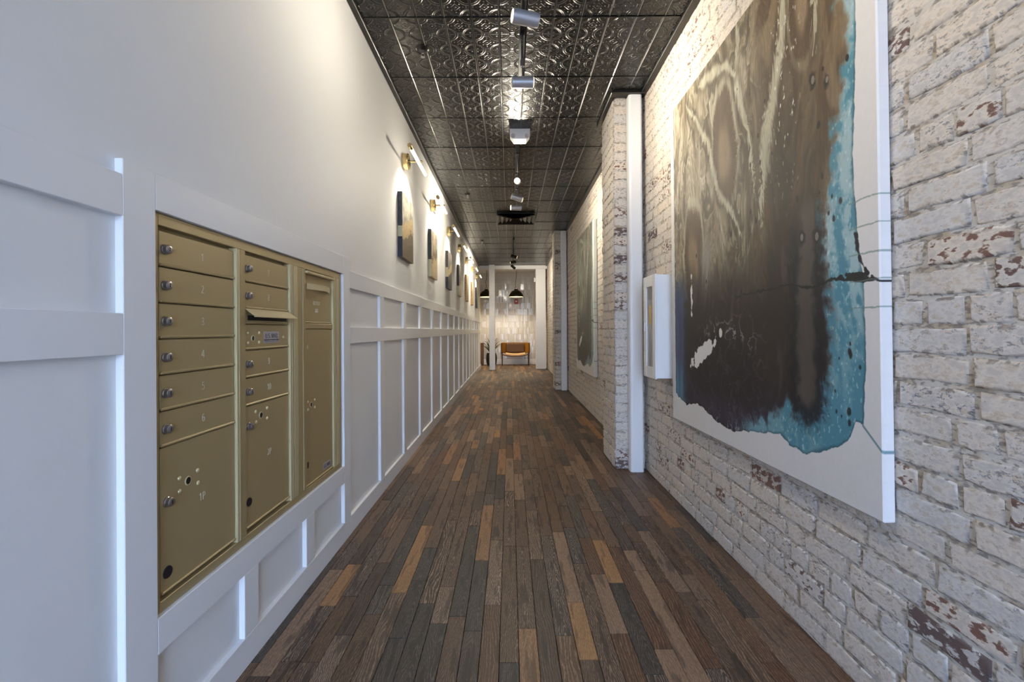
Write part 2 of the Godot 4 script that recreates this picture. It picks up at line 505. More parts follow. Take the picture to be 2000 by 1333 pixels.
func tin_relief(s: int) -> ImageTexture:         # one panel: four by four embossed squares; height in metres of relief / 4 mm
	var im := Image.create(s, s, false, Image.FORMAT_RF)
	var q := s / 4
	var cell := PackedFloat32Array()
	cell.resize(q * q)
	var bead := func(d: float, r: float) -> float: return sqrt(maxf(0.0, 1.0 - (d / r) * (d / r)))
	for y in q:
		for x in q:
			var p := Vector2((x + .5) / q, (y + .5) / q)
			var m := Vector2(minf(p.x, 1.0 - p.x), minf(p.y, 1.0 - p.y))
			var hgt := 0.0
			hgt = maxf(hgt, .85 * bead.call(m.length() - .40, .045))             # rings about the corners
			hgt = maxf(hgt, .55 * bead.call(m.length() - .33, .02))
			hgt = maxf(hgt, .8 * bead.call((p - Vector2(.5, .5)).length() - .40, .035) * smoothstep(.30, .42, m.length()))
			hgt = maxf(hgt, .6 * bead.call(absf(absf(p.x - .5) + absf(p.y - .5) - .16), .022))
			hgt = maxf(hgt, .9 * bead.call((p - Vector2(.5, .5)).length(), .05))
			for k in 4:
				var a := PI / 4 + k * PI / 2
				hgt = maxf(hgt, .6 * bead.call((p - Vector2(.5, .5) - Vector2(cos(a), sin(a)) * .2).length(), .03))
				hgt = maxf(hgt, .6 * bead.call((p - Vector2(.5, .5) - Vector2(cos(a + PI / 4), sin(a + PI / 4)) * .27).length(), .028))
			hgt = maxf(hgt, .7 * bead.call((m - Vector2(.10, .10)).length(), .035))
			hgt = maxf(hgt, .5 * bead.call(m.y - .012, .012))
			hgt = maxf(hgt, 1.0 * bead.call(m.x, .026))                         # long ribs
			cell[y * q + x] = hgt
	for y in s:
		for x in s:
			im.set_pixel(x, y, Color(cell[(y % q) * q + x % q], 0, 0))
	return ImageTexture.create_from_image(im)

func small_painting(seed_: int, sky: Color, mid: Color, land: Color, top: Color, foot: Color, b0: float, b1: float) -> ImageTexture:     # left eighth: the painted near side; rest: the front
	var n1 := noise(seed_, 1.0, 4)
	var cut := .45 + .2 * n1.get_noise_2d(3.0, 8.0)
	var f := func(x: int, y: int) -> Color:
		var u := x / 160.0
		var v := y / 200.0
		var k := n1.get_noise_2d(u * 3.0, v * 3.5)
		var g := n1.get_noise_2d(u * 22.0, v * 14.0)
		var c := sky.lerp(sky * .72, smoothstep(-.2, .5, k))
		if u < .125:
			c = top.lerp(foot, smoothstep(.5, .7, v)) * (1.0 + .4 * g)
			if v > b0 and v < b1: c = Color(.80, .77, .62)
			return c
		var hz := v + .28 * (u - .5) + .14 * k
		c = c.lerp(mid, smoothstep(cut - .06, cut + .02, hz))
		c = c.lerp(land, smoothstep(cut + .12, cut + .17, hz + .05 * g))
		return c * (1.0 + .16 * g)
	return paint(160, 200, f)


# ---------------------------------------------------------------- the place

func _ready() -> void:
	rng.seed = 77
	# camera: level, square on to the hallway, lens shifted a little
	var cam := Camera3D.new()
	cam.name = "camera"
	cam.projection = Camera3D.PROJECTION_FRUSTUM
	cam.near = 0.05
	cam.far = 60.0
	cam.size = 0.05 * 1333.0 / 880.0
	cam.frustum_offset = Vector2(4.0, -20.5) * 0.05 / 880.0
	cam.position = Vector3(0, EYE, 0)
	cam.rotation.z = -0.006
	add_child(cam)
	cam.current = true
	var we := WorldEnvironment.new()
	we.name = "world_environment"
	var env := Environment.new()
	var sky := Sky.new()
	var sm := ProceduralSkyMaterial.new()
	sm.sky_top_color = Color(.57, .70, .90); sm.sky_horizon_color = Color(.81, .875, .975)
	sm.ground_bottom_color = Color(.50, .51, .52); sm.ground_horizon_color = Color(.74, .77, .80)
	sm.sky_energy_multiplier = SKY; sm.ground_energy_multiplier = SKY
	sm.sun_angle_max = 0.0
	sky.sky_material = sm
	env.background_mode = Environment.BG_SKY
	env.sky = sky
	env.ambient_light_source = Environment.AMBIENT_SOURCE_SKY
	env.tonemap_mode = Environment.TONE_MAPPER_LINEAR
	env.tonemap_exposure = EXPOSURE
	env.sdfgi_enabled = true; env.ssao_enabled = true; env.ssil_enabled = true
	we.environment = env
	add_child(we)

	materials()
	shell()
	panelling()
	brickwork()
	far_end()
	ceiling_panels()
	floor_planks()
	mailboxes()
	wall_pictures()
	big_canvases()
	extinguisher_cabinet()
	ceiling_fittings()
	lobby_things()


func tri(m: StandardMaterial3D, s: float) -> StandardMaterial3D:
	m.uv1_triplanar = true; m.uv1_world_triplanar = true
	m.uv1_scale = Vector3(s, s, s)
	return m

func relief(m: StandardMaterial3D, f: float, cm: float, s: float, sd := 3) -> StandardMaterial3D:
	var t := NoiseTexture2D.new()
	t.width = 512; t.height = 512; t.seamless = true
	t.noise = noise(sd, f, 4)
	m.heightmap_enabled = true
	m.heightmap_texture = t
	m.heightmap_scale = cm
	return tri(m, s)

func materials() -> void:
	M.wall = relief(mat(Color(.915, .915, .91), .62), .03, .05, 1.6)
	M.trim = relief(mat(Color(.925, .925, .925), .42), .02, .02, 1.2, 4)
	M.white = mat(Color(.91, .91, .91), .40)
	M.gold = mat(Color(.70, .625, .455), .42, .3)
	M.gold_light = mat(Color(.82, .76, .59), .38, .3)
	M.black = mat(Color(.025, .025, .028), .5)
	M.track = mat(Color(.05, .05, .055), .35)
	M.chrome = mat(Color(.80, .80, .82), .22, 1.0)
	M.silver = mat(Color(.78, .78, .80), .40, .5)
	M.lock = mat(Color(.66, .65, .66), .28, .9)
	M.engraved = mat(Color(.83, .80, .70), .5)
	M.plate = mat(Color(.72, .70, .72), .4, .3)
	M.print = mat(Color(.10, .09, .13), .6)
	M.brass = mat(Color(.80, .71, .51), .27, 1.0)
	M.seam = mat(Color(.055, .048, .043), .9)
	M.concrete = mat(Color(.70, .69, .67), .9)
	M.glass = mat(Color(.96, .98, 1.0, .06), .02)
	M.glass.transparency = BaseMaterial3D.TRANSPARENCY_ALPHA
	M.aluminium = mat(Color(.30, .30, .31), .4, .6)
	M.tin = mat(Color(.28, .277, .275), .27, 1.0)
	M.tin.heightmap_enabled = true
	M.tin.heightmap_texture = tin_relief(1024)
	M.tin.heightmap_scale = .8
	M.tin_plain = mat(Color(.28, .277, .275), .32, 1.0)
	var bricks := brick_sheet(1536, 2048, 4, 16)
	M.brick = mat(Color.WHITE, .82)
	M.brick.albedo_texture = bricks
	M.brick.heightmap_enabled = true
	M.brick.heightmap_texture = bricks
	M.brick.heightmap_scale = .22
	M.mortar = mat(Color.WHITE, .92)
	M.mortar.albedo_texture = mortar_sheet(1024)
	M.mortar.heightmap_enabled = true
	M.mortar.heightmap_texture = M.mortar.albedo_texture
	M.mortar.heightmap_scale = .5
	tri(M.mortar, .8)
	var oak := plank_sheet(2048, 1024, 32)
	M.oak = mat(Color.WHITE, .50)
	M.oak.albedo_texture = oak
	M.oak.heightmap_enabled = true
	M.oak.heightmap_texture = oak
	M.oak.heightmap_scale = .06
	M.tile = relief(mat(Color(.76, .74, .72), .12), .02, .05, 3.0, 9)
	M.canvas = mat(Color(.93, .93, .925), .7)


func shell() -> void:
	var w := MB.new()
	# left wall with the recess that holds the mailboxes
	w.box(P(-1.2, 0, 1.086), P(WL, CEIL + .1, FRONT), 0.0)
	w.box(P(-1.2, 0, 13.2), P(WL, CEIL + .1, 2.30), 0.0)
	w.box(P(-1.2, 0, 2.30), P(WL, .389, 1.086), 0.0)
	w.box(P(-1.2, 1.376, 2.30), P(WL, CEIL + .1, 1.086), 0.0)
	w.box(P(-1.2, .389, 2.30), P(-1.05, 1.376, 1.086), 0.0)
	struct("wall_left", w, M.wall, "smooth white painted wall above the board panelling and around the mailboxes")
	struct("floor", MB.new().box(P(-3.2, -.15, BACK + .3), P(1.35, -.012, FRONT), 0.0), M.seam, "dark worn floor of reclaimed oak strips running down the hallway")
	struct("ceiling", MB.new().box(P(-1.2, CEIL + .012, 12.75), P(1.3, CEIL + .25, FRONT), 0.0), M.tin_plain, "dark embossed tin ceiling of square panels")
	struct("wall_right", MB.new().box(P(WR + .0055, 0, BACK), P(1.35, CEIL + .1, FRONT), 0.0), M.mortar, "whitewashed old brick wall with worn patches")
	# glazed street front behind the camera
	var fr := struct("door_1", MB.new().box(P(-.87, 0, FRONT), P(-.80, CEIL, FRONT - .1)).box(P(.97, 0, FRONT), P(1.045, CEIL, FRONT - .1)).box(P(-.80, 2.80, FRONT), P(.97, CEIL, FRONT - .1)).box(P(-.80, 2.12, FRONT), P(.97, 2.18, FRONT - .1)).box(P(-.80, 0, FRONT), P(.97, .10, FRONT - .1)), M.aluminium, "glazed street door with a transom light")
	part("pane", MB.new().box(P(-.80, .10, FRONT - .04), P(.97, 2.12, FRONT - .05), 0.0), M.glass, fr)
	part("pane", MB.new().box(P(-.80, 2.18, FRONT - .04), P(.97, 2.80, FRONT - .05), 0.0), M.glass, fr)
	struct("pavement", MB.new().box(P(-9, -.2, FRONT - .1), P(9, -.02, FRONT - 14.0), 0.0), M.concrete, "pale concrete pavement outside the street door")


func panelling() -> void:
	var wall := get_node("wall_left")
	var b := func(called: String, y0: float, y1: float, d0: float, d1: float) -> void:
		part(called, MB.new().box(P(WL - .001, y0, d1), P(BL, y1, d0), .0015), M.trim, wall)
	# before the mailboxes
	b.call("cap_rail", 1.338, 1.431, FRONT, .9935)
	b.call("mid_rail", 1.0315, 1.1235, FRONT, .9935)
	for k in 5: b.call("stile", .10, 1.0315, .33 - .662 * k, .42 - .662 * k)
	for k in 5: b.call("stile", 1.1235, 1.338, .33 - .662 * k, .42 - .662 * k)
	b.call("baseboard", 0.0, .10, FRONT, .9935)
	# surround of the mailboxes
	b.call("post", 0.0, 1.4665, .9935, 1.086)
	b.call("post", 0.0, 1.4665, 2.31, 2.403)
	b.call("head_rail", 1.376, 1.4665, 1.0862, 2.3098)
	b.call("sill_rail", .301, .389, 1.0862, 2.3098)
	b.call("stile", .098, .301, 1.439, 1.519)
	b.call("stile", .098, .301, 1.877, 1.955)
	b.call("baseboard", 0.0, .098, 1.0862, 2.3098)
	# down the hallway
	b.call("cap_rail", 1.312, 1.405, 2.4032, 13.2)
	b.call("mid_rail", 1.0145, 1.104, 2.4032, 13.2)
	b.call("baseboard", 0.0, .097, 2.4032, 13.2)
	for k in 16:
		var d := 2.962 + .6575 * k
		b.call("stile", .097, 1.0145, d, d + .092)
		b.call("stile", 1.104, 1.312, d, d + .092)
	# sharp-edged corner strip under the ceiling, dark like the tin
	var c := get_node("ceiling")
	part("cornice", MB.new().box(P(WL, CEIL - .022, 12.5), P(WL + .035, CEIL + .012, FRONT), .004), M.tin_plain, c)
	part("cornice", MB.new().box(P(WR - .045, CEIL - .022, 3.38), P(WR + .004, CEIL + .012, FRONT), .004), M.tin_plain, c)
	part("cornice", MB.new().box(P(WR - .045, CEIL - .022, 8.0), P(WR + .004, CEIL + .012, 3.97), .004), M.tin_plain, c)
	part("cornice", MB.new().box(P(WR - .045, CEIL - .022, 12.5), P(WR + .004, CEIL + .012, 8.62), .004), M.tin_plain, c)
	part("cornice", MB.new().box(P(.775, CEIL - .022, 3.97), P(.806, CEIL + .012, 3.46), .004), M.tin_plain, c)
	part("cornice", MB.new().box(P(.775, CEIL - .022, 3.46), P(WR, CEIL + .012, 3.385), .004), M.tin_plain, c)


# ---------------------------------------------------------------- brick

func brick_shape(cell: int, length: float, high: float, depth: float) -> MB:      # its face towards +z, centred
	var r := RandomNumberGenerator.new()
	r.seed = 900 + cell * 13 + int(length * 1000.0)
	var m := MB.new()
	var j := func(k: float) -> float: return r.randf_range(-k, k)
	var inner := []
	var outer := []
	var back := []
	var ui := []
	var uo := []
	var cx := (cell % 4) / 4.0
	var cy := (cell / 4) / 16.0
	var share := clampf(length / .2, .3, 1.0)
	for s in [[-1.0, -1.0], [-.33, -1.0], [.33, -1.0], [1.0, -1.0], [1.0, 1.0], [.33, 1.0], [-.33, 1.0], [-1.0, 1.0]]:
		var o := Vector2(s[0] * length * .5 + j.call(.004), s[1] * high * .5 + j.call(.0042))
		var i := Vector2(o.x - signf(s[0]) * (.007 if absf(s[0]) == 1.0 else 0.0) + j.call(.002), o.y - s[1] * .0065 + j.call(.002))
		inner.append(Vector3(i.x, i.y, j.call(.0007)))
		outer.append(Vector3(o.x, o.y, -.0055 + j.call(.001)))
		back.append(Vector3(o.x, o.y, -depth))
		var tu := func(p: Vector2) -> Vector2: return Vector2(cx + clampf(p.x / length * share + .5 * share, .004, .996) / 4.0, cy + clampf(.5 - p.y / high, .01, .99) / 16.0)
		ui.append(tu.call(i)); uo.append(tu.call(o))
	# face as three quads, then the worn rim and the sides, smooth across the rim
	var f := [[0, 1, 6, 7], [1, 2, 5, 6], [2, 3, 4, 5]]
	for q in f:
		m.squad([inner[q[0]], inner[q[1]], inner[q[2]], inner[q[3]]], [Vector3(0, 0, 1), Vector3(0, 0, 1), Vector3(0, 0, 1), Vector3(0, 0, 1)], [ui[q[0]], ui[q[1]], ui[q[2]], ui[q[3]]])
	for i in 8:
		var k := (i + 1) % 8
		var a := Vector3(outer[i].x * .4 / (length * .5), outer[i].y * .7 / (high * .5), .75).normalized()
		var b := Vector3(outer[k].x * .4 / (length * .5), outer[k].y * .7 / (high * .5), .75).normalized()
		m.squad([outer[i], outer[k], inner[k], inner[i]], [a, b, Vector3(0, 0, 1), Vector3(0, 0, 1)], [uo[i], uo[k], ui[k], ui[i]])
		var mid: Vector3 = (outer[i] + outer[k]) * .5
		m.poly([back[i], back[k], outer[k], outer[i]], Vector3(mid.x / length, mid.y / high, 0), [uo[i], uo[k], uo[k], uo[i]])
	return m


var brick_kinds := {}

func brick_kind(cell: int, half: bool, depth: float) -> Array:
	var key := "%d %s %.3f" % [cell, half, depth]
	if not brick_kinds.has(key):
		var m := brick_shape(cell, .092 if half else .198, .0625, depth)
		brick_kinds[key] = [m, m.commit()]
	return brick_kinds[key]

func pick_cell(heavy: float) -> int:
	if rng.randf() < heavy: return rng.randi_range(52, 63)
	return rng.randi_range(0, 51)

func brickwork() -> void:
	var pitch := .0725
	var courses := 40
	var wall := get_node("wall_right")
	var all := []
	for c in courses:
		var y := .0345 + c * pitch
		var header := c % 6 == 3
		var d := FRONT + .05 + (0.0 if c % 2 == 0 else -.105) + rng.randf_range(-.02, .02)
		while d < BACK - .1:
			var half := header or rng.randf() < .05
			var l := (.092 if half else .198) * rng.randf_range(.965, 1.04)
			var mid := d + l * .5
			var heavy := .06
			if mid < 1.35 and y > 2.0: heavy = .30
			if mid > 1.3 and mid < 1.5 and y > 2.1: heavy = .25
			if c == 29 and mid > 2.85 and mid < 3.45: heavy = .98
			if mid > 2.9 and mid < 3.4 and y > 1.0 and y < 2.0: heavy = .14
			var inset := rng.randf_range(-.0015, .0025)
			var behind := (mid > 3.6 and mid < 3.85) or (mid > 8.25 and mid < 8.5) or (mid > 1.34 and mid < 2.68 and y > .62 and y < 2.36) or (mid > 5.46 and mid < 6.66 and y > .60 and y < 2.3)
			if not behind:
				var px := 996.0 + WR * 880.0 / maxf(mid, .05)
				var py := 646.0 - (y - EYE) * 880.0 / maxf(mid, .05)
				var seen := mid > .80 and px < 2120.0 and py > -60.0 and py < 1400.0
				all.append([l * .0625 / pow(maxf(mid, .3), 3) if seen else 0.0, half, l, Vector3(WR + inset, y + rng.randf_range(-.002, .002), -mid), pick_cell(heavy), rng.randf_range(-.006, .006)])
			d += l + rng.randf_range(.009, .013)
	all.sort_custom(func(a, b): return a[0] > b[0])
	var rest := MB.new()
	for i in all.size():
		var q = all[i]
		var kind: Array = brick_kind(q[4], q[1], .03)
		var turn := Basis(Vector3.UP, -PI / 2) * Basis(Vector3.BACK, q[5]) * Basis.from_scale(Vector3(q[2] / (.092 if q[1] else .198), 1, 1))
		var at := Transform3D(turn, q[3])
		if i < 300:
			var o := part("brick", kind[1], M.brick, wall)
			o.transform = at
		else:
			rest.add(kind[0], at)
	var field := part("brick_field", rest, M.brick, wall)
	field.set_meta("kind", "stuff")
	pillar(.811, 3.50, 3.94, "trim_1", "whitewashed brick pier with patchy red bricks beside the extinguisher cabinet")
	pillar(.816, 8.16, 8.60, "trim_2", "whitewashed brick pier farther down the hallway beyond the second big canvas")
	for k in 2:
		var d: float = [3.41, 8.075][k]
		var post := MB.new()
		var x0: float = [.909, .922][k]
		var r := .018
		var outline := []
		for s in [[1.0, 1.0, 0.0], [-1.0, 1.0, PI / 2], [-1.0, -1.0, PI], [1.0, -1.0, PI * 1.5]]:
			for a in 5:
				var an: float = s[2] + a * PI / 8.0
				outline.append(Vector2(x0 + .051 + s[0] * (.051 - r) + r * cos(an), s[1] * (.045 - r) + r * sin(an)))
		post.prism(outline, CEIL - .022, Transform3D(Basis(Vector3.RIGHT, Vector3.FORWARD, Vector3.UP), P(0, 0, d + .045)))
		struct("pillar_%d" % (k + 1), post, M.white, ["square white steel post with rounded corners in front of the first brick pier", "square white steel post in front of the second brick pier"][k])


func pillar(x: float, d0: float, d1: float, called: String, label: String) -> void:
	var pier := struct(called, MB.new().box(P(x + .006, 0, d1 - .004), P(WR + .002, CEIL, d0 + .006), 0.0), M.mortar, label)
	for c in 40:
		var y := .0345 + c * .0725
		var red := .20 if y < 1.2 else .46
		if called == "trim_2": red = .22
		# face towards the street
		var parts := [[x + .112, false, .213]] if c % 2 == 0 else [[x + .055, true, .098], [x + .167, true, .105]]
		for q in parts:
			var o := part("brick", brick_kind(pick_cell(red), q[1], .03)[1], M.brick, pier)
			o.transform = Transform3D(Basis(Vector3.BACK, rng.randf_range(-.01, .01)) * Basis.from_scale(Vector3(q[2] / (.092 if q[1] else .198), 1, 1)), P(q[0] + rng.randf_range(-.002, .004), y, d0 + rng.randf_range(-.003, .003)))
		# face towards the hallway
		var span := d1 - d0
		var row := [[.025, .095], [.125, .205], [.335, .095]] if c % 2 == 0 else [[.0, .205], [.215, .205]]
		for q in row:
			var half: bool = q[1] < .15
			var o := part("brick", brick_kind(pick_cell(.06), half, .03)[1], M.brick, pier)
			var mid: float = d0 + (.012 + q[0] + q[1] * .5) * span / .44
			o.transform = Transform3D(Basis(Vector3.UP, -PI / 2) * Basis.from_scale(Vector3(q[1] / (.092 if half else .198), 1, 1)), P(x + rng.randf_range(-.003, .003), y, mid))


func far_end() -> void:
	# lobby beyond the hallway
	struct("wall_back", MB.new().box(P(-3.2, 0, BACK + .3), P(1.35, 3.1, BACK), 0.0), M.wall, "wall of glossy upright white tiles behind the armchair")
	var wb := get_node("wall_back")
	var tiles := MB.new()
	var y := .17
	var row := 0
	while y < 2.9:
		var x := -1.6
		while x < 1.04:
			var w := .048
			var q := MB.new().box(Vector3(-w * .5, -.098, -.004), Vector3(w * .5, .098, .004), .002)
			tiles.add(q, Transform3D(Basis.from_euler(Vector3(rng.randf_range(-.035, .035), rng.randf_range(-.06, .06), 0)), P(x, y + .1, BACK - .005)))
			x += .0505
		y += .2005
		row += 1
	part("tile_field", tiles, M.tile, wb).set_meta("kind", "stuff")
	struct("baseboard_back", MB.new().box(P(-3.0, 0, BACK), P(1.04, .165, BACK - .02)), M.trim, "white baseboard under the tiled wall")
	struct("wall_lobby_side", MB.new().box(P(-3.4, 0, BACK + .3), P(-3.2, 3.1, 12.4), 0.0), M.wall, "white side wall of the lobby, out of sight")
	struct("wall_lobby_front", MB.new().box(P(-3.4, 0, 13.2), P(-1.2, 3.1, 12.9), 0.0), M.wall, "white front wall of the lobby, out of sight")
	struct("ceiling_lobby", MB.new().box(P(-3.4, 2.92, BACK + .3), P(1.35, 3.1, 12.752), 0.0), M.wall, "plain pale ceiling of the lobby")
	struct("beam", MB.new().box(P(WL, 2.787, 12.75), P(WR, CEIL + .012, 12.5), .004), M.white, "white beam across the end of the hallway")
	struct("pillar_3", MB.new().box(P(-.565, 0, 12.45), P(-.41, CEIL - .002, 12.30), .006), M.white, "slim white post at the end of the hallway in front of the plant")
	struct("pillar_4", MB.new().box(P(.727, 0, 12.85), P(1.0, 2.787, 12.53), .006), M.white, "broad white column where the brick wall meets the lobby")


func ceiling_panels() -> void:
	var c := get_node("ceiling")
	var xs := [-.8495, -.2145, .4205, 1.0415]
	var m := {}
	for i in 3:
		var w: float = xs[i + 1] - xs[i] - .003
		var q := MB.new()
		var dd := .6105
		q.box(Vector3(-w * .5, 0, -dd * .5), Vector3(w * .5, .010, dd * .5), .0025)
		for k in q.t.size(): q.t[k] = Vector2((q.v[k].x + w * .5) / .632, q.v[k].z / dd + .5)
		for k in 4:                                     # long ribs every six inches and a lapped front lip
			var rx := -w * .5 + .0045 + k * .1588
			var r0 := Vector3(rx - .0045, 0, dd * .5 - .002)
			var r1 := Vector3(rx, -.0042, dd * .5 - .002)
			var r2 := Vector3(rx + .0045, 0, dd * .5 - .002)
			var back := Vector3(0, 0, -dd + .004)
			if rx + .0045 > w * .5: continue
			q.poly([r0, r1, r1 + back, r0 + back], Vector3(-1, -1, 0), [Vector2.ZERO, Vector2.ZERO, Vector2.ZERO, Vector2.ZERO])
			q.poly([r1, r2, r2 + back, r1 + back], Vector3(1, -1, 0), [Vector2.ZERO, Vector2.ZERO, Vector2.ZERO, Vector2.ZERO])
		var st := q.v.size()
		q.box(Vector3(-w * .5, -.003, dd * .5 - .012), Vector3(w * .5, .002, dd * .5), .0015)
		for k in range(st, q.v.size()): q.t[k] = Vector2.ZERO
		m[i] = q.commit()
	var d := 2.588 - .6135 * 8
	while d < 12.5:
		for i in 3:
			part("tin_panel", m[i], M.tin, c, P((xs[i] + xs[i + 1]) * .5, CEIL + rng.randf_range(-.0006, .0006), d + .30675)).rotation = Vector3(rng.randf_range(-.002, .002), 0, rng.randf_range(-.002, .002))
		d += .6135


func floor_planks() -> void:
	var fl := get_node("floor")
	var width := .0652
	var all := []
	var x := -1.15
	while x < 1.3:
		var d := FRONT + rng.randf_range(0.0, .4)
		if x < -.9 or x > 1.06: d = 13.0
		while d < BACK:
			var l := minf(rng.randf_range(.18, .80), BACK - d)
			if l < .05: break
			var dm := maxf(d + l, .7)
			var px := 996.0 + x * 880.0 / dm
			var py := 646.0 + EYE * 880.0 / dm
			var size := 0.0
			if dm > 1.36 and px > 300.0 and px < 1750.0 and x > -.92 and x < 1.05: size = 1.0 / dm
			all.append([size, x, d, l])
			d += l
		x += width
	all.sort_custom(func(a, b): return a[0] > b[0])
	var rest := MB.new()
	for i in all.size():
		var q = all[i]
		var m := MB.new() if i < 300 else rest
		var strip := rng.randi_range(0, 31)
		var off := rng.randf_range(0.0, 1.0 - minf(q[3] / 1.3, .99))
		var lo := P(q[1] + .0006, -.012, q[2] + q[3] - .0006)
		var hi := P(q[1] + width - .0006, rng.randf_range(-.0007, .0005), q[2] + .0006)
		var start := m.v.size()
		m.box(lo, hi, .0013)
		for k in range(start, m.v.size()):
			var a := clampf((m.v[k].x - lo.x) / (hi.x - lo.x), .02, .98)
			m.t[k] = Vector2((strip + a) / 32.0, off + (-m.v[k].z - q[2]) / 1.3)
		if i < 300: part("plank", m, M.oak, fl)
	part("plank_field", rest, M.oak, fl).set_meta("kind", "stuff")


# ---------------------------------------------------------------- mailboxes

func rivets(at: Array, parent: Node) -> void:
	for p in at:
		part("rivet", MB.new().lathe([Vector2(.0062, 0), Vector2(.0055, .002), Vector2(.003, .0036), Vector2(0, .004)], Transform3D(Basis(Vector3.RIGHT, PI / 2), Vector3(p.x, p.y, .0)), 12), M.gold_light, parent)

func keyhole(x: float, y: float, parent: Node, r := .0095) -> void:
	var k := part("key_ring", MB.new().lathe([Vector2(r + .003, 0), Vector2(r + .002, .0015), Vector2(r, .0018), Vector2(r, .0004)], Transform3D(Basis(Vector3.RIGHT, PI / 2), Vector3(x, y, 0)), 18), M.gold_light, parent)
	k.set_meta("label", "round keyhole with a dark centre")
	part("keyhole", MB.new().cyl(Vector3(x, y, -.001), Vector3(x, y, .0009), r, r, 18), M.black, parent)

func lock(x: float, y: float, parent: Node) -> void:
	var at := Transform3D(Basis(Vector3.RIGHT, PI / 2), Vector3(x, y, 0))
	part("lock", MB.new().lathe([Vector2(.0128, 0), Vector2(.0128, .003), Vector2(.0112, .0045), Vector2(.0112, .0125), Vector2(.0098, .014), Vector2(.005, .0145), Vector2(0, .0145)], at, 20), M.lock, parent)
	part("key_slot", MB.new().box(Vector3(x - .0012, y - .0048, .0143), Vector3(x + .0012, y + .0048, .0150), .0002), M.print, parent)

